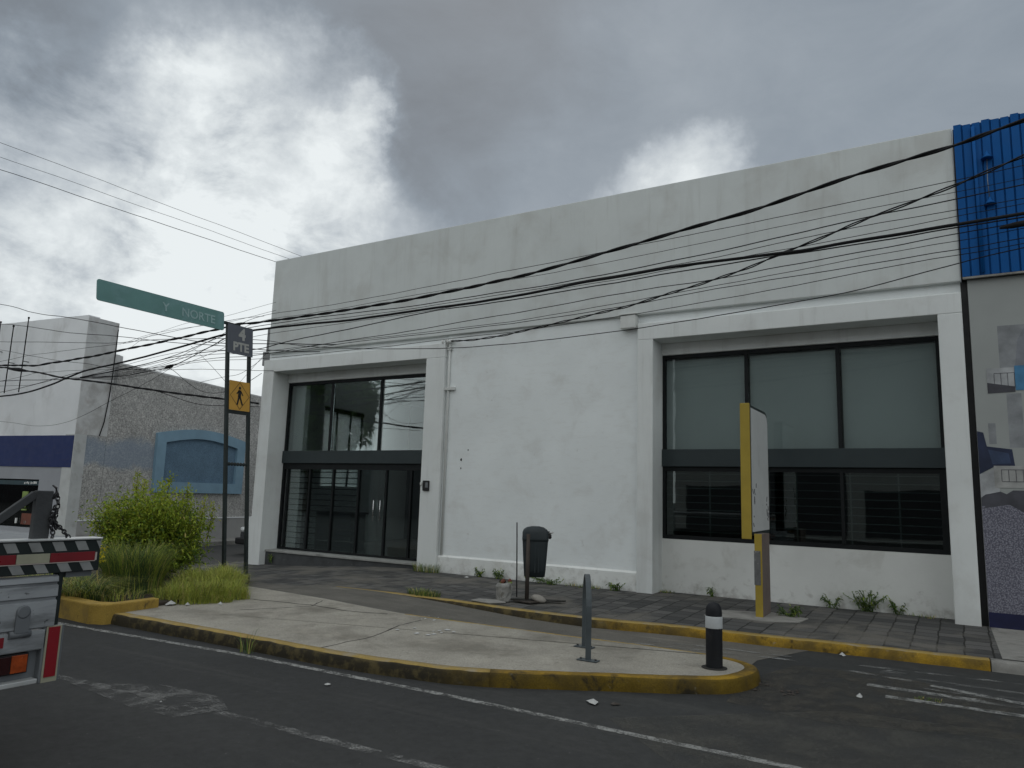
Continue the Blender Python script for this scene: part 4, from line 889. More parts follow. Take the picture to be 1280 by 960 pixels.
# ------------------------------------------------------------------ flatbed truck, rear right corner in view
XT = -4.45
tk = thing('flatbed_truck', 'dusty white flatbed truck seen from behind with a striped rear beam', 'truck', (-7.5, 1.3, 0))
m_ = MB(); m_.box(XT - 5.2, .05, 1.20, XT - .02, 2.60, 1.262); m_.build('deck', M['truckgrey'], tk)
m_ = MB(); m_.box(XT - .10, .0, 1.264, XT + .012, 2.625, 1.276); m_.build('deck_lip', M['deckmetal'], tk, bevel=.004)
m_ = MB(); m_.box(XT - .06, .0, 1.082, XT, 2.622, 1.262); bm_ = m_.build('rear_beam', M['chevk'], tk, bevel=.004)
m_ = MB()
def chev(z0, z1, sh_, y0):
    y = y0
    while y < 2.60:
        a, b = y, y + .062
        q = [(a, z1), (b, z1), (b + sh_, z0), (a + sh_, z0)]
        q = [(min(yy, 2.618), zz) for yy, zz in q]; m_.face([(XT + .003, yy, zz) for yy, zz in q]); y += .128
chev(1.205, 1.258, .028, .03); m_.build('chevron_stripes', M['chevw'], bm_, weld=False)
m_ = MB(); chev(1.087, 1.137, .030, -.06); m_.build('chevron_stripes', M['chevw'], bm_, weld=False)
y = 2.592
for k in range(9):
    m_ = MB(); wd = .258 if k % 2 == 0 else .178
    m_.box(XT, max(0, y - wd), 1.143, XT + .006, y - .003, 1.195); m_.build('reflector', M['refred'] if k % 2 == 0 else M['refcream'], bm_, bevel=.0015)
    if k == 0: m_ = MB(); m_.box(XT, 1.0, 1.1385, XT + .0065, y, 1.1425); m_.box(XT, y - .002, 1.1435, XT + .0068, y + .008, 1.19); m_.build('reflector_edge', M['refpink'], bm_, weld=False)
    y -= wd
    if y < .2: break
m_ = MB(); m_.box(XT - .10, 2.45, 1.05, XT - .03, 2.60, 1.08); m_.build('beam_bracket', M['truckgrey'], tk)
# tail board with pressed grooves
m_ = MB(); prof = [(1.072, -.03), (1.062, -.010), (1.035, -.004), (1.028, -.020), (1.020, -.020), (1.013, -.002), (.955, 0), (.946, -.018), (.936, -.018), (.928, -.002), (.86, .0), (.79, -.002), (.782, -.012)]
m_.grid([[(XT + o, 0., z), (XT + o, 1.2, z), (XT + o, 2.402, z)] for z, o in prof]); m_.face([(XT + o, 2.402, z) for z, o in prof] + [(XT - .06, 2.402, .782), (XT - .06, 2.402, 1.072)]); m_.build('tailboard', M['truckwhite'], tk, weld=False)
m_ = MB(); m_.box(XT - .08, 2.404, .79, XT - .02, 2.432, 1.08); m_.build('board_post', M['chevk'], tk)
m_ = MB(); m_.lathe((0, 0, 0), [(.035, 0), (.035, .012), (.028, .014)], 16); q0 = list(m_.v); m_.v = [(XT + .002 + c_, 2.225 + a, .885 + b) for a, b, c_ in m_.v]; m_.box(XT + .002, 2.19, .775, XT + .013, 2.262, .885); m_.build('hinge', M['truckgrey'], tk, weld=False)
m_ = MB(); m_.tube([(XT - .01, 2.17, .765), (XT - .01, 2.28, .765)], .022, 10); m_.build('hinge_pin', M['truckgrey'], tk)
m_ = MB(); m_.box(XT - .07, 0., .665, XT - .012, 2.375, .776); lr_ = m_.build('lower_rail', M['truckwhite'], tk, bevel=.008)
m_ = MB(); m_.box(XT - .013, 1.7, .703, XT - .006, 2.15, .757); m_.build('reflector', M['refred'], lr_)
m_ = MB(); m_.box(XT - .10, 0., .5, XT - .06, 2.40, .664); m_.build('lamp_recess', M['truckgrey'], tk)
tl_ = MB(); tl_.box(XT - .059, 1.92, .548, XT - .028, 2.30, .658); tlo = tl_.build('tail_light', M['black'], tk, bevel=.006)
m_ = MB(); m_.box(XT - .030, 1.93, .556, XT - .021, 2.205, .650); m_.build('lens', M['lampdark'], tlo, bevel=.003)
m_ = MB(); m_.box(XT - .030, 2.21, .556, XT - .021, 2.292, .650); m_.build('lens', M['lampora'], tlo, bevel=.003)
m_ = MB(); m_.box(XT - .08, 0, .487, XT - .0, 2.345, .512); m_.build('bumper_rail', M['deckmetal'], tk, bevel=.004)
m_ = MB(); m_.box(XT - .10, 2.355, .478, XT - .012, 2.47, .79); cp = m_.build('corner_post', M['truckgrey'], tk, bevel=.008)
m_ = MB(); m_.box(XT - .0115, 2.368, .482, XT - .006, 2.452, .788); m_.build('reflector_edge', M['refcream'], cp)
m_ = MB(); m_.box(XT - .0058, 2.378, .51, XT - .001, 2.440, .782); m_.build('reflector', M['refred2'], cp)
# stake post, brace
m_ = MB(); m_.box(XT - .085, 2.245, 1.263, XT - .045, 2.338, 1.546); m_.build('stake_post', M['wood'], tk, bevel=.006)
m_ = MB(); m_.obox((XT - .065, 1.94, 1.275), (XT - .065, 2.245, 1.526), .03, .042); m_.build('brace', M['wood'], tk, bevel=.004)
m_ = MB(); m_.obox((XT - .5, .3, 1.29), (XT - .3, 2.0, 1.29), .05, .05); m_.build('deck_bar', M['truckgrey'], tk)
m_ = MB(); m_.tube([(XT - .05, 2.335, 1.50), (XT - .045, 2.352, 1.535), (XT - .045, 2.345, 1.565), (XT - .05, 2.325, 1.578)], [.010, .010, .008, .004], 8); m_.build('hook', M['steel'], tk)
for xw in (XT - 1.3, XT - 6.3):
    for yw in (.35, 2.2):
        m_ = MB(); m_.lathe((0, 0, 0), [(.2, -.12), (.36, -.12), (.39, -.08), (.39, .08), (.36, .12), (.2, .12)], 24); m_.v = [(xw + a, yw + c_, .39 + b) for a, b, c_ in m_.v]; wh = m_.build('wheel', M['rubber'], tk)
        m_ = MB(); m_.lathe((0, 0, 0), [(.05, -.10), (.19, -.10), (.2, .1), (.05, .1)], 16); m_.v = [(xw + a, yw + c_, .39 + b) for a, b, c_ in m_.v]; m_.build('rim', M['truckgrey'], wh)
m_ = MB(); m_.box(XT - 7.0, .4, .55, XT - .2, 2.1, .75); m_.build('chassis', M['black'], tk)
m_ = MB(); m_.prism([(XT - 7.2, .1), (XT - 5.4, .1), (XT - 5.4, 2.5), (XT - 7.2, 2.5)], .6, 2.3); m_.build('cab', M['truckwhite'], tk, bevel=.08)
# chain
m_ = MB()
cp_ = [Vector(p) for p in ((XT - .04, 2.352, 1.535), (XT - .035, 2.362, 1.47), (XT - .035, 2.358, 1.42), (XT - .035, 2.352, 1.37), (XT - .03, 2.375, 1.345), (XT - .03, 2.405, 1.32), (XT - .03, 2.43, 1.29), (XT - .03, 2.445, 1.277))]
def links(path, ln_=.030):
    tot = []; 
    for a, b in zip(path, path[1:]):
        n_ = max(1, round((b - a).length/(ln_*.72)))
        for i in range(n_): tot.append((a.lerp(b, (i + .5)/n_), (b - a).normalized()))
    for k, (c_, dr) in enumerate(tot):
        side = dr.cross(Vector((1, 0, 0))).normalized() if k % 2 else Vector((1, 0, 0)); ring = []
        for i in range(12): a = 2*math.pi*i/12; ring.append(c_ + dr*(ln_/2*math.cos(a)) + side*(.0105*math.sin(a)))
        m_.tube(ring + [ring[0]], .0042, 6, cap=False)
links(cp_); links([Vector((XT - .035, 2.345, 1.46)), Vector((XT - .03, 2.328, 1.40)), Vector((XT - .03, 2.335, 1.34)), Vector((XT - .03, 2.352, 1.30)), Vector((XT - .03, 2.345, 1.27))]); links([Vector((XT - .035, 2.355, 1.43)), Vector((XT - .03, 2.34, 1.38)), Vector((XT - .03, 2.362, 1.33))])
tag(m_.build('chain', M['steel'], None, weld=False), 'steel chain looped over the hook of the grimy truck stake', 'chain')
CABLES = [
  ('thick wavy black cable, the highest one sagging across the parapet', None, 0.019, 0.011, [(-29.625, 8.6, 4.959), (-22.64, 8.6, 4.437), (-19.646, 8.6, 4.32), (-18.077, 8.6, 4.218), (-17.324, 8.6, 4.224), (-15.952, 8.6, 4.255), (-14.529, 8.6, 4.322), (-13.23, 8.6, 4.383), (-11.789, 8.6, 4.477), (-11.078, 8.6, 4.525), (-10.689, 8.6, 4.51), (-10.17, 8.6, 4.503), (-9.024, 8.6, 4.502), (-7.912, 8.6, 4.519), (-6.655, 8.6, 4.557), (-5.236, 8.6, 4.649), (-4.2, 8.6, 4.76), (-3.239, 8.6, 4.889), (-2.318, 8.6, 4.997), (-1.706, 8.6, 5.089), (-0.756, 8.6, 5.269), (0.132, 8.6, 5.388), (0.767, 8.6, 5.526), (3.699, 8.6, 6.163), (9.562, 8.6, 7.737)]),
  ('thickest straight black cable running across the middle of the facade', None, 0.024, 0, [(-29.441, 8.6, 3.683), (-22.443, 8.6, 3.53), (-19.444, 8.6, 3.571), (-18.311, 8.6, 3.597), (-17.272, 8.6, 3.712), (-16.554, 8.6, 3.853), (-15.742, 8.6, 3.98), (-14.482, 8.6, 4.068), (-12.369, 8.6, 4.265), (-11.388, 8.6, 4.366), (-10.673, 8.6, 4.376), (-10.154, 8.6, 4.373), (-9.084, 8.6, 4.356), (-7.277, 8.6, 4.348), (-5.265, 8.6, 4.372), (-3.902, 8.6, 4.444), (-2.618, 8.6, 4.483), (-1.541, 8.6, 4.476), (-0.785, 8.6, 4.501), (0.139, 8.6, 4.537), (0.708, 8.6, 4.557), (3.706, 8.6, 4.662), (9.702, 8.6, 5.173)]),
  ('twisted black service cable rising from the wall bracket to the upper right', None, 0.012, 0.012, [(-8.208, 11.25, 4.491), (-7.465, 11.132, 4.452), (-6.713, 11.004, 4.466), (-5.852, 10.846, 4.512), (-4.365, 10.541, 4.589), (-3.251, 10.278, 4.696), (-2.504, 10.082, 4.785), (-1.715, 9.852, 4.92), (-0.865, 9.573, 5.064), (-0.288, 9.359, 5.136), (0.156, 9.179, 5.183), (0.769, 8.9, 5.267), (3.478, 7.667, 5.638), (8.897, 5.2, 6.681)]),
  ('smooth thin black cable sagging lowest, across the top of the wall bracket', None, 0.011, 0, [(-23.929, 9.2, 5.401), (-16.957, 9.2, 4.774), (-13.969, 9.2, 4.613), (-11.28, 9.2, 4.371), (-10.062, 9.2, 4.166), (-8.263, 9.2, 3.968), (-6.707, 9.2, 3.861), (-5.359, 9.2, 3.853), (-3.807, 9.2, 3.893), (-2.292, 9.2, 3.983), (-1.033, 9.2, 4.094), (0.148, 9.2, 4.3), (0.734, 9.2, 4.384), (3.704, 9.2, 4.81), (9.643, 9.2, 5.961)]),
  ('thin dark wire among the near-parallel wires crossing the white parapet', 'thin overhead wires crossing the white parapet', 0.006, 0, [(-16.077, 8.6, 3.826), (-14.608, 8.6, 3.843), (-13.01, 8.6, 3.968), (-11.654, 8.6, 4.329), (-10.595, 8.6, 4.603), (-9.111, 8.6, 4.635), (-6.603, 8.6, 4.701), (-5.24, 8.6, 4.767), (-3.347, 8.6, 4.841), (-1.71, 8.6, 4.912), (0.148, 8.6, 5.009), (0.738, 8.6, 5.051), (3.73, 8.6, 5.264), (9.715, 8.6, 5.99)]),
  ('thin dark wire among the near-parallel wires crossing the white parapet', 'thin overhead wires crossing the white parapet', 0.006, 0, [(-16.264, 8.7, 3.852), (-14.758, 8.7, 3.767), (-13.142, 8.7, 3.873), (-11.772, 8.7, 4.239), (-10.707, 8.7, 4.548), (-9.208, 8.7, 4.571), (-7.379, 8.7, 4.628), (-5.296, 8.7, 4.661), (-3.386, 8.7, 4.727), (-1.732, 8.7, 4.831), (0.143, 8.7, 4.916), (0.738, 8.7, 4.955), (3.732, 8.7, 5.151), (9.719, 8.7, 5.844)]),
  ('thin dark wire among the near-parallel wires crossing the white parapet', 'thin overhead wires crossing the white parapet', 0.009, 0, [(-16.077, 8.6, 3.826), (-14.622, 8.6, 3.919), (-13.025, 8.6, 4.059), (-11.65, 8.6, 4.299), (-10.575, 8.6, 4.441), (-7.283, 8.6, 4.438), (-5.256, 8.6, 4.464), (-4.019, 8.6, 4.502), (-2.923, 8.6, 4.557), (-1.715, 8.6, 4.648), (-0.656, 8.6, 4.737), (0.151, 8.6, 4.788), (0.725, 8.6, 4.832), (3.716, 8.6, 5.061), (9.699, 8.6, 5.82)]),
  ('thin dark wire among the near-parallel wires crossing the white parapet', 'thin overhead wires crossing the white parapet', 0.006, 0, [(-16.357, 8.75, 3.865), (-14.858, 8.75, 3.856), (-13.232, 8.75, 3.978), (-11.838, 8.75, 4.241), (-10.752, 8.75, 4.43), (-7.407, 8.75, 4.436), (-5.346, 8.75, 4.479), (-2.974, 8.75, 4.555), (-1.431, 8.75, 4.671), (0.149, 8.75, 4.738), (0.729, 8.75, 4.761), (3.727, 8.75, 4.88), (9.722, 8.75, 5.418)]),
  ('thin dark wire among the near-parallel wires crossing the white parapet', 'thin overhead wires crossing the white parapet', 0.007, 0, [(-16.357, 8.75, 3.865), (-14.838, 8.75, 3.754), (-13.212, 8.75, 3.855), (-11.819, 8.75, 4.104), (-10.738, 8.75, 4.31), (-7.729, 8.75, 4.351), (-5.344, 8.75, 4.419), (-2.974, 8.75, 4.503), (-1.434, 8.75, 4.574), (0.145, 8.75, 4.668), (0.725, 8.75, 4.694), (3.722, 8.75, 4.828), (9.716, 8.75, 5.397)]),
  ('thin dark wire among the near-parallel wires crossing the white parapet', 'thin overhead wires crossing the white parapet', 0.011, 0, [(-16.077, 8.6, 3.826), (-14.617, 8.6, 3.893), (-13.02, 8.6, 4.029), (-11.617, 8.6, 4.067), (-10.525, 8.6, 4.03), (-9.784, 8.6, 4.099), (-8.073, 8.6, 4.207), (-6.58, 8.6, 4.301), (-5.263, 8.6, 4.314), (-3.345, 8.6, 4.383), (-1.765, 8.6, 4.441), (-0.786, 8.6, 4.456), (0.136, 8.6, 4.486), (0.704, 8.6, 4.499), (3.703, 8.6, 4.568), (9.702, 8.6, 5.005)]),
  ('thin dark wire among the near-parallel wires crossing the white parapet', 'thin overhead wires crossing the white parapet', 0.009, 0, [(-16.264, 8.7, 3.852), (-14.768, 8.7, 3.818), (-13.152, 8.7, 3.934), (-11.734, 8.7, 3.961), (-10.633, 8.7, 3.94), (-8.341, 8.7, 4.026), (-6.643, 8.7, 4.095), (-5.318, 8.7, 4.158), (-3.83, 8.7, 4.243), (-2.551, 8.7, 4.278), (-1.788, 8.7, 4.328), (-0.679, 8.7, 4.388), (0.156, 8.7, 4.455), (0.71, 8.7, 4.483), (3.706, 8.7, 4.634), (9.699, 8.7, 5.237)]),
  ('thin dark wire among the near-parallel wires crossing the white parapet', 'thin overhead wires crossing the white parapet', 0.006, 0, [(-16.264, 8.7, 3.852), (-14.802, 8.7, 3.997), (-13.187, 8.7, 4.149), (-11.756, 8.7, 4.121), (-10.64, 8.7, 3.999), (-8.341, 8.7, 4.026), (-6.639, 8.7, 4.02), (-5.314, 8.7, 4.041), (-3.383, 8.7, 4.138), (-1.79, 8.7, 4.26), (0.152, 8.7, 4.386), (0.706, 8.7, 4.433), (3.695, 8.7, 4.687), (9.674, 8.7, 5.494)]),
  ('thin dark wire among the near-parallel wires crossing the white parapet', 'thin overhead wires crossing the white parapet', 0.007, 0, [(-16.264, 8.7, 3.852), (-14.782, 8.7, 3.894), (-13.167, 8.7, 4.026), (-11.744, 8.7, 4.039), (-10.324, 8.7, 3.961), (-8.164, 8.7, 3.985), (-5.299, 8.7, 4.004), (-3.603, 8.7, 4.088), (-1.791, 8.7, 4.201), (0.147, 8.7, 4.282), (0.699, 8.7, 4.316), (3.693, 8.7, 4.5), (9.682, 8.7, 5.169)]),
  ('thin dark wire among the near-parallel wires crossing the white parapet', 'thin overhead wires crossing the white parapet', 0.006, 0, [(-16.451, 8.8, 3.878), (-14.933, 8.8, 3.818), (-13.298, 8.8, 3.93), (-11.863, 8.8, 3.946), (-10.225, 8.8, 3.886), (-6.482, 8.8, 3.904), (-5.356, 8.8, 3.914), (-3.421, 8.8, 3.986), (-1.814, 8.8, 4.113), (0.146, 8.8, 4.261), (0.705, 8.8, 4.305), (3.696, 8.8, 4.54), (9.677, 8.8, 5.311)]),
  ('dark wire entering high at the left edge and dropping toward the street name sign', None, 0.011, 0, [(-31.01, 9.1, 7.624), (-24.164, 9.1, 6.498), (-21.23, 9.1, 6.122), (-19.463, 9.1, 5.745), (-18.199, 9.1, 5.495), (-15.341, 9.1, 4.94), (-14.019, 9.1, 4.665), (-13.022, 9.1, 4.48), (-12.076, 9.1, 4.37), (-10.71, 9.1, 4.228), (-9.09, 9.1, 4.084)]),
  ('dark wire crossing the top of the three antenna rods', None, 0.01, 0, [(-30.741, 9.0, 6.713), (-23.822, 9.0, 5.824), (-20.857, 9.0, 5.55), (-19.149, 9.0, 5.287), (-17.495, 9.0, 5.04), (-15.621, 9.0, 4.765), (-13.654, 9.0, 4.48), (-11.933, 9.0, 4.261), (-10.795, 9.0, 4.111), (-9.359, 9.0, 3.959)]),
  ('long low wire passing level behind the sign posts', None, 0.009, 0, [(-31.681, 9.5, 6.297), (-24.779, 9.5, 5.348), (-21.821, 9.5, 5.048), (-20.234, 9.5, 4.78), (-18.742, 9.5, 4.532), (-17.623, 9.5, 4.378), (-16.571, 9.5, 4.215), (-15.0, 9.5, 4.081), (-12.481, 9.5, 3.924), (-11.345, 9.5, 3.838), (-11.076, 9.5, 3.822)]),
  ('thick bundled black cable sagging low over the grey stucco wall', None, 0.021, 0.008, [(-31.135, 9.3, 5.584), (-24.204, 9.3, 4.749), (-21.233, 9.3, 4.498), (-20.43, 9.3, 4.385), (-19.199, 9.3, 4.229), (-18.183, 9.3, 4.052), (-17.513, 9.3, 3.976), (-16.538, 9.3, 3.849), (-15.56, 9.3, 3.726), (-14.438, 9.3, 3.567), (-13.424, 9.3, 3.437), (-12.186, 9.3, 3.287), (-11.119, 9.3, 3.153)]),
  ('black wire dipping below the bundled cable beside the sign posts', None, 0.01, 0, [(-17.702, 9.4, 4.002), (-15.914, 9.4, 3.777), (-14.706, 9.4, 3.593), (-13.851, 9.4, 3.402), (-13.047, 9.4, 3.237), (-12.3, 9.4, 3.178), (-11.253, 9.4, 3.109)]),
  ('slack wire looping down from the splice to the pedestrian sign', None, 0.008, 0, [(-13.443, 8.9, 3.919), (-13.193, 8.9, 3.806), (-12.781, 8.9, 3.576), (-12.392, 8.9, 3.415), (-12.027, 8.9, 3.352), (-11.637, 8.9, 3.365), (-11.139, 8.9, 3.475), (-10.687, 8.9, 3.656)]),
  ('dark wire from the splice up to the street name sign post', None, 0.012, 0, [(-30.216, 8.9, 4.549), (-23.223, 8.9, 4.107), (-20.226, 8.9, 4.025), (-17.976, 8.9, 3.922), (-16.634, 8.9, 3.885), (-14.932, 8.9, 3.859), (-14.047, 8.9, 3.89), (-13.445, 8.9, 3.935), (-12.855, 8.9, 4.057), (-12.066, 8.9, 4.299), (-11.775, 8.9, 4.384), (-11.039, 8.9, 4.427)]),
  ('wire crossing low over the white wall just above the blue band', None, 0.009, 0, [(-29.902, 8.8, 3.576), (-22.917, 8.8, 3.6), (-19.923, 8.8, 3.717), (-18.561, 8.8, 3.806), (-17.765, 8.8, 3.859), (-17.205, 8.8, 3.92), (-16.108, 8.8, 4.035)]),
  ('fine wire drooping in a long slack curve over the white wall', None, 0.006, 0, [(-30.595, 9.2, 3.747), (-23.615, 9.2, 3.184), (-20.623, 9.2, 3.05), (-18.682, 9.2, 2.905), (-17.382, 9.2, 2.987), (-16.102, 9.2, 3.31), (-14.699, 9.2, 3.703), (-13.793, 9.2, 4.024)]),
  ('thin wire of the fan of wires left of the white building corner', 'thin wires fanning out left of the building corner', 0.006, 0, [(-31.718, 9.5, 4.665), (-24.727, 9.5, 4.625), (-21.731, 9.5, 4.715), (-20.315, 9.5, 4.786), (-19.466, 9.5, 4.786), (-17.705, 9.5, 4.772), (-15.956, 9.5, 4.766), (-15.307, 9.5, 4.84), (-13.932, 9.5, 4.896), (-12.617, 9.5, 4.925), (-11.472, 9.5, 4.911)]),
  ('thin wire of the fan of wires left of the white building corner', 'thin wires fanning out left of the building corner', 0.007, 0, [(-31.58, 9.5, 4.171), (-24.587, 9.5, 4.109), (-21.59, 9.5, 4.189), (-20.338, 9.5, 4.245), (-19.611, 9.5, 4.285), (-17.154, 9.5, 4.214), (-15.839, 9.5, 4.133), (-14.355, 9.5, 4.11)]),
  ('thin wire of the fan of wires left of the white building corner', 'thin wires fanning out left of the building corner', 0.006, 0, [(-31.546, 9.5, 4.426), (-24.548, 9.5, 4.079), (-21.549, 9.5, 4.037), (-20.042, 9.5, 4.002), (-18.825, 9.5, 4.099), (-17.759, 9.5, 4.059)]),
  ('thin wire of the fan of wires left of the white building corner', 'thin wires fanning out left of the building corner', 0.006, 0, [(-13.252, 9.5, 3.705), (-12.51, 9.5, 3.78), (-11.989, 9.5, 3.83), (-11.375, 9.5, 4.091)]),
  ('thin wire of the fan of wires left of the white building corner', 'thin wires fanning out left of the building corner', 0.006, 0, [(-12.342, 9.5, 3.432), (-12.034, 9.5, 3.625), (-11.444, 9.5, 4.096), (-11.211, 9.5, 4.221)]),
  ('thin wire of the fan of wires left of the white building corner', 'thin wires fanning out left of the building corner', 0.005, 0, [(-13.659, 9.5, 4.509), (-12.999, 9.5, 4.073), (-12.364, 9.5, 3.594), (-11.703, 9.5, 3.043)]),
  ('thin wire of the fan of wires left of the white building corner', 'thin wires fanning out left of the building corner', 0.005, 0, [(-15.925, 9.5, 4.597), (-15.304, 9.5, 4.821), (-13.948, 9.5, 5.002), (-12.633, 9.5, 5.044), (-11.163, 9.5, 5.166)]),
  ('thin wire of the fan of wires left of the white building corner', 'thin wires fanning out left of the building corner', 0.005, 0, [(-16.264, 9.5, 4.753), (-14.795, 9.5, 4.903), (-12.614, 9.5, 4.908), (-11.144, 9.5, 5.005)]),
  ('topmost of the three thin wires dropping to the roof corner', None, 0.009, 0, [(-18.712, 3.9, 9.337), (-17.883, 5.76, 9.009), (-17.331, 7.0, 8.791), (-16.64, 8.55, 8.517), (-15.949, 10.1, 8.244), (-15.258, 11.65, 7.97), (-14.568, 13.2, 7.697), (-13.739, 15.06, 7.368)]),
  ('middle one of the three thin wires dropping to the roof corner', None, 0.009, 0, [(-18.297, 3.9, 8.794), (-17.66, 5.76, 8.582), (-17.236, 7.0, 8.44), (-16.706, 8.55, 8.263), (-16.176, 10.1, 8.086), (-15.646, 11.65, 7.908), (-15.115, 13.2, 7.731), (-14.479, 15.06, 7.519)]),
  ('lowest of the three thin wires dropping to the roof corner', None, 0.009, 0, [(-17.942, 3.9, 8.356), (-17.469, 5.76, 8.221), (-17.153, 7.0, 8.132), (-16.759, 8.55, 8.02), (-16.364, 10.1, 7.908), (-15.97, 11.65, 7.796), (-15.576, 13.2, 7.684), (-15.102, 15.06, 7.55)]),
]
SPLICE = (-13.445, 8.9, 3.935)
SPLICE2 = (-20.309, 9.3, 4.377)
SPLICE3 = (0.654, 8.6, 4.433)
# ------------------------------------------------------------------ planter and vegetation
pt = thing('planter_edge', 'yellow painted concrete planter edge at the left end of the island', 'planter', (-10.5, 6.0, .0))
m_ = MB(); pp = [(-13.0, 5.15), (-8.62, 5.02), (-8.44, 5.10), (-8.40, 5.25), (-8.47, 5.80), (-8.60, 5.80), (-8.56, 5.28), (-8.66, 5.18), (-13.0, 5.31)]
m_.prism(pp, -.3, lambda x, y: .225 + .012*mnoise.noise(Vector((x*3, y*3, 0)))); m_.build('kerb_stones', [M['kerbp']], pt, bevel=.018)
m_ = MB(); m_.prism([(-13, 5.3), (-8.66, 5.18), (-8.57, 5.8), (-8.5, 6.5), (-8.6, 7.2), (-10.2, 8.6), (-13, 8.3)], -.2, lambda x, y: .165 + .03*mnoise.noise(Vector((x, y, 0)))); m_.build('soil', M['soil'], pt)

def leaf(m_, p, d, w_, l_, mi, droop=.25):
    d = d.normalized(); s_ = d.cross(Vector((0, 0, 1)))
    if s_.length < .1: s_ = Vector((1, 0, 0))
    s_.normalize(); up = s_.cross(d)
    mid_ = p + d*l_*.5 + up*l_*.08; tip = p + d*l_ - Vector((0, 0, droop*l_))
    m_.face([p, mid_ + s_*w_/2, tip, mid_ - s_*w_/2], mi)
def rdir(zb=0.): 
    while True:
        v = Vector((random.uniform(-1, 1), random.uniform(-1, 1), random.uniform(-1, 1)))
        if .05 < v.length < 1: v.normalize(); v.z += zb; return v.normalized()
random.seed(21)
bush = thing('bush', 'wide yellow green leafy bush growing in the planter in front of the stucco wall', 'bush', (-11.0, 7.3, .16))
st_ = MB(); lf = MB()
bc = Vector((-11.0, 7.3, .16))
rx_ = Vector((.86, .51, 0)); ry_ = Vector((-.51, .86, 0))
def shoot(base, end, r0, nleaf, lsz, spread, mix=(0, 1, 2)):
    mid_ = base.lerp(end, .5) + rdir()*.06; P = []
    for k in range(7): u = k/6; P.append(base*(1-u)**2 + mid_*2*u*(1-u) + end*u*u)
    st_.tube(P, [r0*(1 - .75*k/6) for k in range(7)], 5)
    for i in range(nleaf):
        u = random.random()**.6; k = min(5, int(u*6)); p = P[k].lerp(P[k+1], u*6 - k) + rdir()*spread*random.random()**.5*(.5 + .6*u)
        leaf(lf, p, (rdir(.15) + (p - bc).normalized()*.7), lsz*random.uniform(.34, .55), lsz*random.uniform(.7, 1.3), random.choices((0, 1, 2, 3), mix)[0])
ends = []
for i in range(250):
    a = random.uniform(0, 2*math.pi); rr = random.random()**.5
    u, v = math.cos(a)*rr, math.sin(a)*rr
    hmax = 1.36 - .50*abs(u)**2.4 + .10*mnoise.noise(Vector((u*3, v*3, 2)))
    z = hmax*random.uniform(.12, 1.0)**.8
    e = bc + rx_*(u*1.0 - .10) + ry_*(v*.62) + Vector((0, 0, z))
    ends.append(e)
for e in ends:
    hz = (e.z - .16)/1.4
    base = bc + (e - bc)*.12; base.z = .16 + max(0, (e.z - .16)*.15)
    young = random.random()
    shoot(base, e, .009, 135, .066, .20, (4*hz + .8, 3, 2.2*(1 - hz) + .3, (2.2 if young > .6 else .4)*hz))
for u, v, z in ((-.28, 0, 1.62), (.22, .1, 1.60), (.85, 0, 1.25), (.95, .1, 1.15), (-.75, .1, 1.1), (.05, .2, 1.5), (-.1, -.1, 1.48), (.5, .1, 1.42)):
    e = bc + rx_*(u - .06) + ry_*v + Vector((0, 0, z)); shoot(e - Vector((u*.1, 0, .55)), e, .008, 110, .06, .065, (2.5, 1, 0, 2.5))
st_.build('stems', M['twig'], bush, weld=False); lf.m = [4 if random.random() < .02 else q for q in lf.m]; lf.build('foliage', [M['leafA'], M['leafB'], M['leafC'], M['leafD'], M['straw']], bush, weld=False)

def blades(m_, cx_, cy_, zb, n_, hgt, lean, rad, wd=.006, mix=(1, 1, 1, .4), inside=None, curl=.5):
    for i in range(n_):
        while True:
            x = cx_ + random.uniform(-1, 1)*rad[0]; y = cy_ + random.uniform(-1, 1)*rad[1]
            if inside is None: 
                if ((x-cx_)/rad[0])**2 + ((y-cy_)/rad[1])**2 <= 1: break
            elif inside(x, y): break
        h = hgt*random.uniform(.45, 1.1)*(1. if inside is None else .75 + .5*mnoise.noise(Vector((x*2.2, y*2.2, 3))))
        a = random.uniform(0, 2*math.pi); out_ = Vector((math.cos(a), math.sin(a), 0))
        if inside is not None:
            de = edged(x, y); h *= min(1., .30 + de/.38)*random.uniform(.7, 1.2)
            if de < .10*mnoise.noise(Vector((x*6, y*6, 1))) + .05: continue
        if inside is None: out_ = (out_*.5 + Vector(((x-cx_)/rad[0], (y-cy_)/rad[1], 0))).normalized()
        ln_ = lean*random.uniform(.3, 1.2)*h; sd_ = Vector((-out_.y, out_.x, 0))*wd*random.uniform(.6, 1.3); mi = random.choices((0, 1, 2, 3), mix)[0]
        b0 = Vector((x, y, zb(x, y) if callable(zb) else zb)); rows = []
        for k in range(4):
            u = k/3; p = b0 + out_*ln_*u**2 + Vector((0, 0, h*(u - curl*.45*u*u*u))); rows.append([p - sd_*(1 - u*.92)*.5, p + sd_*(1 - u*.92)*.5])
        m_.grid(rows, mi, True)
GM = [M['grassA'], M['grassB'], M['grassC'], M['straw']]
m_ = MB(); blades(m_, -9.75, 6.25, .15, 2600, .80, .50, (.42, .34), .012, (.5, 1.2, 2.2, .25)); tag(m_.build('tall_grass_clump', GM, None, weld=False), 'tall dark green grass clump just right of the truck beam, below the bush', 'grass clump')
m_ = MB(); blades(m_, -9.75, 5.40, .15, 1900, .52, 1.1, (.75, .30), .010, (.4, .8, 2.0, .9), curl=1.2); tag(m_.build('sprawling_weeds', GM, None, weld=False), 'dark straggling weeds spilling over the planter edge behind the truck', 'weeds')
m_ = MB(); blades(m_, -8.75, 5.5, .2, 120, .25, 1.0, (.2, .25), .008, (.6, 1, 1, .9), curl=1.2)
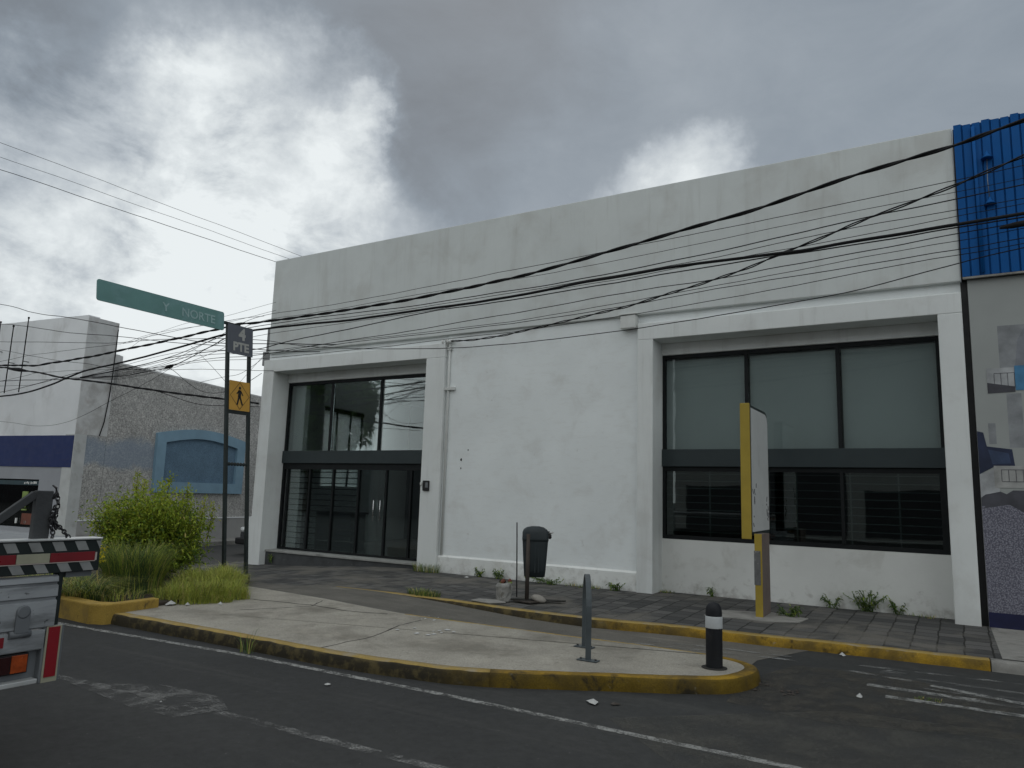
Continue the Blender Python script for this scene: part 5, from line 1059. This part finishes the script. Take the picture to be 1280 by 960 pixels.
GP = [(-8.75, 5.85), (-8.25, 6.20), (-8.12, 6.6), (-8.25, 7.0), (-8.9, 7.5), (-9.9, 8.35), (-10.75, 8.5), (-10.6, 7.6), (-9.9, 6.9), (-9.4, 6.3)]
def edged(x, y, P=GP):
    best = 9
    for i in range(len(P)):
        a, b = Vector(P[i-1]), Vector(P[i]); q = Vector((x, y)); u = max(0, min(1, (q-a).dot(b-a)/(b-a).length_squared)); best = min(best, (q - a.lerp(b, u)).length)
    return best
def inpoly(x, y, P=GP):
    c_ = False
    for i in range(len(P)):
        a, b = P[i], P[i-1]
        if (a[1] > y) != (b[1] > y) and x < (b[0]-a[0])*(y-a[1])/(b[1]-a[1]) + a[0]: c_ = not c_
    return c_
blades(m_, -9.45, 7.15, lambda x, y: .112, 15000, .52, .8, (1.35, 1.4), .0075, (2.2, 1.4, .3, .55), inpoly, curl=.9)
o = m_.build('grass_patch', GM, None, weld=False); tag(o, 'overgrown yellow green grass spilling onto the island beside the sign posts', 'grass', kind='stuff')
m_ = MB(); blades(m_, -9.15, 5.55, .15, 30, .3, .4, (.1, .1), .01, (1, 1, 0, 0))
for k in range(90): p = Vector((-9.30, 5.45, .72)) + rdir()*Vector((.05, .05, .13)).length*random.random()**.5*.9; leaf(m_, p, rdir(.2), .022, .045, 4)
m_.tube([(-9.25, 5.5, .15), (-9.29, 5.46, .5), (-9.30, 5.45, .80)], .006, 5, 3); tag(m_.build('yellow_flower_stalk', GM + [M['flower']], None, weld=False), 'small bright yellow sprig beside the end of the truck beam', 'flower')

def weed(x, y, z, n_, h, sprd, label, kind='leafy', mats=None):
    m_ = MB()
    if kind == 'leafy':
        for i in range(n_):
            a = random.uniform(0, 2*math.pi); l_ = h*random.uniform(.6, 1.1); tip = Vector((x + math.cos(a)*sprd*random.uniform(.3, 1), y - abs(math.sin(a))*sprd*.5*random.uniform(.2, 1), z + l_)); b0 = Vector((x + random.uniform(-1, 1)*sprd*.25, y, z - .01))
            m_.tube([b0, b0.lerp(tip, .5) + Vector((0, 0, l_*.12)), tip], .004, 4, 1)
            for k in range(9): p = b0.lerp(tip, .25 + .75*k/8); leaf(m_, p, rdir(.3) + Vector((math.cos(a), -.2, 0))*.6, .022, .06, random.choices((0, 1, 2), (1, 2, 2))[0])
    else: blades(m_, x, y, z, n_, h, .6, (sprd, min(.12, sprd*.5)), .008, (.6, 1, 1.6, .8), curl=.8)
    o = m_.build('weed', [M['grassB'], M['leafC'], M['grassC'], M['straw']] , None, weld=False)
    return tag(o, label, 'weed', 'weeds along the wall and kerb')
weed(-8.55, 11.26, .15, 260, .26, .30, 'dry grass tuft at the foot of the pillar right of the glass doors', 'grass')
weed(-6.85, 8.98, .10, 420, .15, .30, 'low dark grass tuft growing on the kerb edge left of the bin', 'grass')
weed(-7.40, 11.33, .15, 10, .13, .14, 'left of two spiky weeds at the foot of the white wall')
weed(-7.02, 11.33, .15, 10, .15, .14, 'right of two spiky weeds at the foot of the white wall')
weed(-6.0, 11.32, .15, 14, .10, .5, 'low weeds along the wall foot behind the bin')
weed(-5.35, 11.30, .15, 150, .09, .35, 'short grass along the wall foot right of the bin', 'grass')
weed(-4.75, 11.30, .15, 13, .11, .22, 'low weeds at the wall foot just left of the white wall pillar')
weed(-4.05, 11.65, .15, 60, .07, .15, 'tiny tuft in the corner right of the white wall pillar', 'grass')
weed(-3.35, 11.70, .15, 6, .14, .08, 'small upright weed under the left end of the right shopfront')
weed(-1.62, 11.72, .15, 8, .17, .18, 'sparse weed under the right shopfront, left of the bushy one')
weed(-1.18, 11.72, .15, 26, .26, .30, 'bushy weed under the right shopfront, the largest along that wall')
weed(-.80, 11.72, .15, 9, .17, .14, 'small weed under the right shopfront, right of the bushy one')
weed(-.45, 11.70, .15, 60, .07, .25, 'low tuft at the wall foot next to the rightmost pillar', 'grass')
weed(-6.05, 5.12, .0, 22, .34, .10, 'thin tall weed growing from the front kerb of the island', 'grass')
weed(-5.40, 7.52, .06, 90, .06, .25, 'low grass along the back kerb of the island', 'grass')
weed(-1.98, 10.52, .125, 14, .14, .16, 'ragged weed beside the foot of the yellow sign post')
weed(-.30, 7.45, .0, 90, .03, .12, 'flat moss tuft between the road markings', 'grass')
weed(-13.0, 11.47, .0, 5, .16, .06, 'weed at the left end of the entrance step')

# ------------------------------------------------------------------ litter
def scrap(x, y, z, s_, label, mat='paper', n_=1, flat_=.25, name='litter_scrap'):
    m_ = MB(); q = []
    for k in range(n_):
        ox, oy = (random.uniform(-1, 1)*s_*1.5, random.uniform(-1, 1)*s_) if n_ > 1 else (0, 0); r_ = s_ if n_ == 1 else min(.05, s_*random.uniform(.06, .22)); ring = []
        for i in range(7): a = 2*math.pi*i/7 + random.uniform(-.3, .3); ring.append((x + ox + r_*math.cos(a)*random.uniform(.5, 1.1), y + oy + r_*math.sin(a)*random.uniform(.5, 1.1), z + .002 + r_*flat_*random.uniform(0, .5)))
        c_ = (x + ox, y + oy, z + r_*flat_*1.3 + .004)
        for i in range(7): m_.face([ring[i], ring[(i+1) % 7], c_])
    return tag(m_.build(name, M[mat], None, weld=False), label, 'litter', 'litter on the ground')
scrap(-8.50, 5.98, .118, .07, 'largest white paper scrap at the edge of the grass', flat_=.6)
scrap(-8.34, 6.10, .118, .035, 'small white scrap beside the paper at the grass edge', flat_=.8)
scrap(-8.10, 6.40, .118, .035, 'white scrap at the right end of the grass edge', flat_=.8)
scrap(-5.45, 7.36, .12, .14, 'torn white paper pieces at the back kerb of the island', n_=6, flat_=.3)
scrap(-5.05, 6.68, .118, .20, 'sprinkle of white flakes in the middle of the island', n_=11, flat_=.2)
scrap(-2.55, 5.60, .004, .075, 'white paper scrap on the road below the island kerb', flat_=.3)
scrap(-2.40, 5.68, .004, .05, 'reddish brown scrap beside the white paper on the road', mat='rust', flat_=.15)
scrap(-1.16, 8.95, .004, .045, 'white scrap against the yellow sidewalk kerb', flat_=.6)
scrap(-.80, 7.16, .004, .035, 'small white cup lid on the road near the markings', flat_=.7)
scrap(-1.45, 6.95, .004, .13, 'scatter of brown grit on the road at the nose of the island', mat='rust', n_=16, flat_=.3)
scrap(-7.5, 11.05, .15, .05, 'white scrap on the sidewalk by the pillar of the glass doors', flat_=.3)
scrap(-4.55, 4.72, .008, .03, 'tiny white fleck on the road by the edge line', flat_=.3)
scrap(-5.15, 3.62, .006, .012, 'tiny white fleck on the worn road patch', flat_=.5)
_before = set(C.objects)
random.seed(9)
m_ = MB(); r0 = [bag for bag in []]
cb2 = Vector((-5.50, 9.02, .16)); rows = []
for z, s_ in ((0, .10), (.05, .115), (.14, .115), (.20, .12), (.235, .105), (.25, .07)):
    rows.append([cb2 + Vector((s_*1.0*math.cos(a) + random.uniform(-.012, .012), s_*.8*math.sin(a) + random.uniform(-.012, .012), z + random.uniform(-.012, .012))) for a in [2*math.pi*k/14 for k in range(14)]])
m_.grid(rows, 0, False, True); m_.face(rows[0]); pb_ = thing('rubbish_bag', 'cloudy plastic bag of rubbish standing left of the bin post', 'rubbish bag', tuple(cb2))
m_.build('bag_film', M['bag'], pb_)
m_ = MB()
for k in range(7): c_ = cb2 + Vector((random.uniform(-.08, .08), random.uniform(-.06, .06), .25 + random.uniform(0, .03))); m_.lathe(tuple(c_), [(.008, -.03), (.035, 0), (.01, .03)], 7, k % 3)
m_.build('rubbish', [M['p_rust'], M['p_green'], M['cardb']], pb_, weld=False)
m_ = MB(); m_.lathe((0, 0, 0), [(.01, -.05), (.06, -.03), (.075, 0), (.05, .035), (.01, .05)], 10, smooth=True); m_.v = [(-5.03 + a*1.5 + .3*b, 9.20 + b*.9, .215 + c_ - a*.35) for a, b, c_ in m_.v]; tag(m_.build('stone', M['stone'], None), 'pale rounded stone leaning against the foot of the bin post', 'stone')
m_ = MB(); m_.prism([(-5.42, 9.12), (-5.02, 9.36), (-4.72, 9.44), (-4.75, 9.34), (-5.0, 9.22), (-5.38, 9.02)], .177, .195); tag(m_.build('dark_board', M['cardb'], None), 'dark wet board lying under the litter bin', 'board')
m_ = MB(); m_.prism([(-5.86, 8.72), (-5.52, 8.66), (-5.36, 8.86), (-5.6, 9.0), (-5.84, 8.9)], .15, .172); tag(m_.build('mortar_lump', M['rawconc'], None, bevel=.01), 'flat lump of concrete on the kerb edge left of the bin', 'rubble')

for _o in set(C.objects) - _before:
    if _o.parent is None: _o.location += Vector((-.125, .22, -.04))
# ------------------------------------------------------------------ overhead cables
def catmull(P, per=5):
    P = [Vector(p) for p in P]; out_ = []
    for i in range(len(P) - 1):
        a, b, c_, d_2 = P[max(0, i-1)], P[i], P[i+1], P[min(len(P)-1, i+2)]
        for k in range(per):
            u = k/per; out_.append(.5*((2*b) + (c_ - a)*u + (2*a - 5*b + 4*c_ - d_2)*u*u + (3*b - a - 3*c_ + d_2)*u**3))
    out_.append(P[-1]); return out_
for lab, grp, rad, tw, pts in CABLES:
    m_ = MB()
    if tw:
        P = catmull(pts, 5); dense = []
        for a, b in zip(P, P[1:]):
            n_ = max(1, int((b - a).length/.07)); dense += [a.lerp(b, i/n_) for i in range(n_)]
        for s_ in (0, 1):
            q = []; acc = 0
            for i, p in enumerate(dense):
                dr = (dense[min(i+1, len(dense)-1)] - dense[max(0, i-1)]).normalized(); sd_ = dr.cross(Vector((0, 0, 1))).normalized(); up = sd_.cross(dr); acc += .07
                ph = acc*2*math.pi/.75 + s_*math.pi; q.append(p + (sd_*math.cos(ph) + up*math.sin(ph))*tw + up*.012*mnoise.noise(p*1.5))
            m_.tube(q, rad*.75, 5)
    else: m_.tube([p + Vector((0, 0, .025*mnoise.noise(p*.5 + Vector((rad*900, pts[0][0], 0))) + .008*mnoise.noise(p*2.1))) for p in catmull(pts, 6)], rad*random.uniform(.8, 1.25)*(.62 if rad < .012 else .80), 6)
    o = m_.build('overhead_cable', M['cable'], None, weld=False); tag(o, lab, 'cable', grp)
m_ = MB(); c_ = Vector(SPLICE); m_.tube([c_ + Vector((-.14, 0, -.02)), c_ + Vector((-.05, 0, 0)), c_ + Vector((.06, 0, .015)), c_ + Vector((.15, 0, .03))], [.01, .035, .04, .012], 8)
tag(m_.build('cable_splice', M['cable'], None), 'lumpy black cable splice left of the sign posts where the wires meet', 'cable splice')
m_ = MB(); c_ = Vector(SPLICE2); m_.tube([c_ + Vector((-.5, 0, .06)), c_ + Vector((-.15, 0, .02)), c_ + Vector((.1, 0, -.01)), c_ + Vector((.5, 0, -.07))], [.02, .045, .05, .02], 8)
tag(m_.build('cable_splice', M['cable'], None), 'long black splice case on the bundled cable at the left edge', 'cable splice')
m_ = MB(); c_ = Vector(SPLICE3); m_.tube([c_ + Vector((-.16, 0, -.01)), c_ + Vector((-.05, 0, .0)), c_ + Vector((.1, 0, .012)), c_ + Vector((.6, 0, .05))], [.012, .03, .034, .02], 8)
tag(m_.build('cable_splice', M['cable'], None), 'black splice case in front of the blue corrugated fascia', 'cable splice')

# ------------------------------------------------------------------ the opposite side of the street (seen only in the glass)
op = thing('opposite_building', 'plain building across the street, made tall to block sky reflections in the glass', 'building', (-5, -15, 0))
m_ = MB(); m_.box(-13, -24, 0, 14, -15, 10.5); m_.build('wall', M['farwall'], op)  # height raised to keep the bright sky from reflecting over the blinds
for k in range(6): m_ = MB(); m_.box(-12.4 + k*4.3, -15.02, .2, -9.4 + k*4.3 + (k % 3)*.5, -14.97, 2.4 + (k % 2)*.9); m_.build('shutter', M['fardark'], op)
op = thing('opposite_building', 'long dark low building across the street reflected in the glass doors', 'building', (-36, -15, 0))
m_ = MB(); m_.box(-60, -24, 0, -24, -15, 4.2); m_.build('wall', M['fardark'], op)
tr_ = thing('tree', 'large dark tree across the street reflected in the upper panes', 'tree', (-39.5, -14, 0))
m_ = MB(); m_.tube([(-39.5, -14, -.2), (-39.3, -14, 3), (-39.6, -14, 6), (-39.4, -14, 9)], [.35, .28, .2, .08], 8); m_.build('trunk', M['twig'], tr_)
m_ = MB(); random.seed(2)
for k in range(16000):
    a = rdir(); p = Vector((-40.0, -14, 8.2)) + Vector((a.x*5.6, a.y*3.5, a.z*5.2))*random.random()**.4; p += Vector((mnoise.noise(p*.6), 0, mnoise.noise(p*.6 + Vector((9, 0, 0)))))*1.1
    leaf(m_, p, rdir(), .36, .6, random.randint(0, 1))
m_.build('crown', [M['leafC'], M['grassC']], tr_, weld=False)
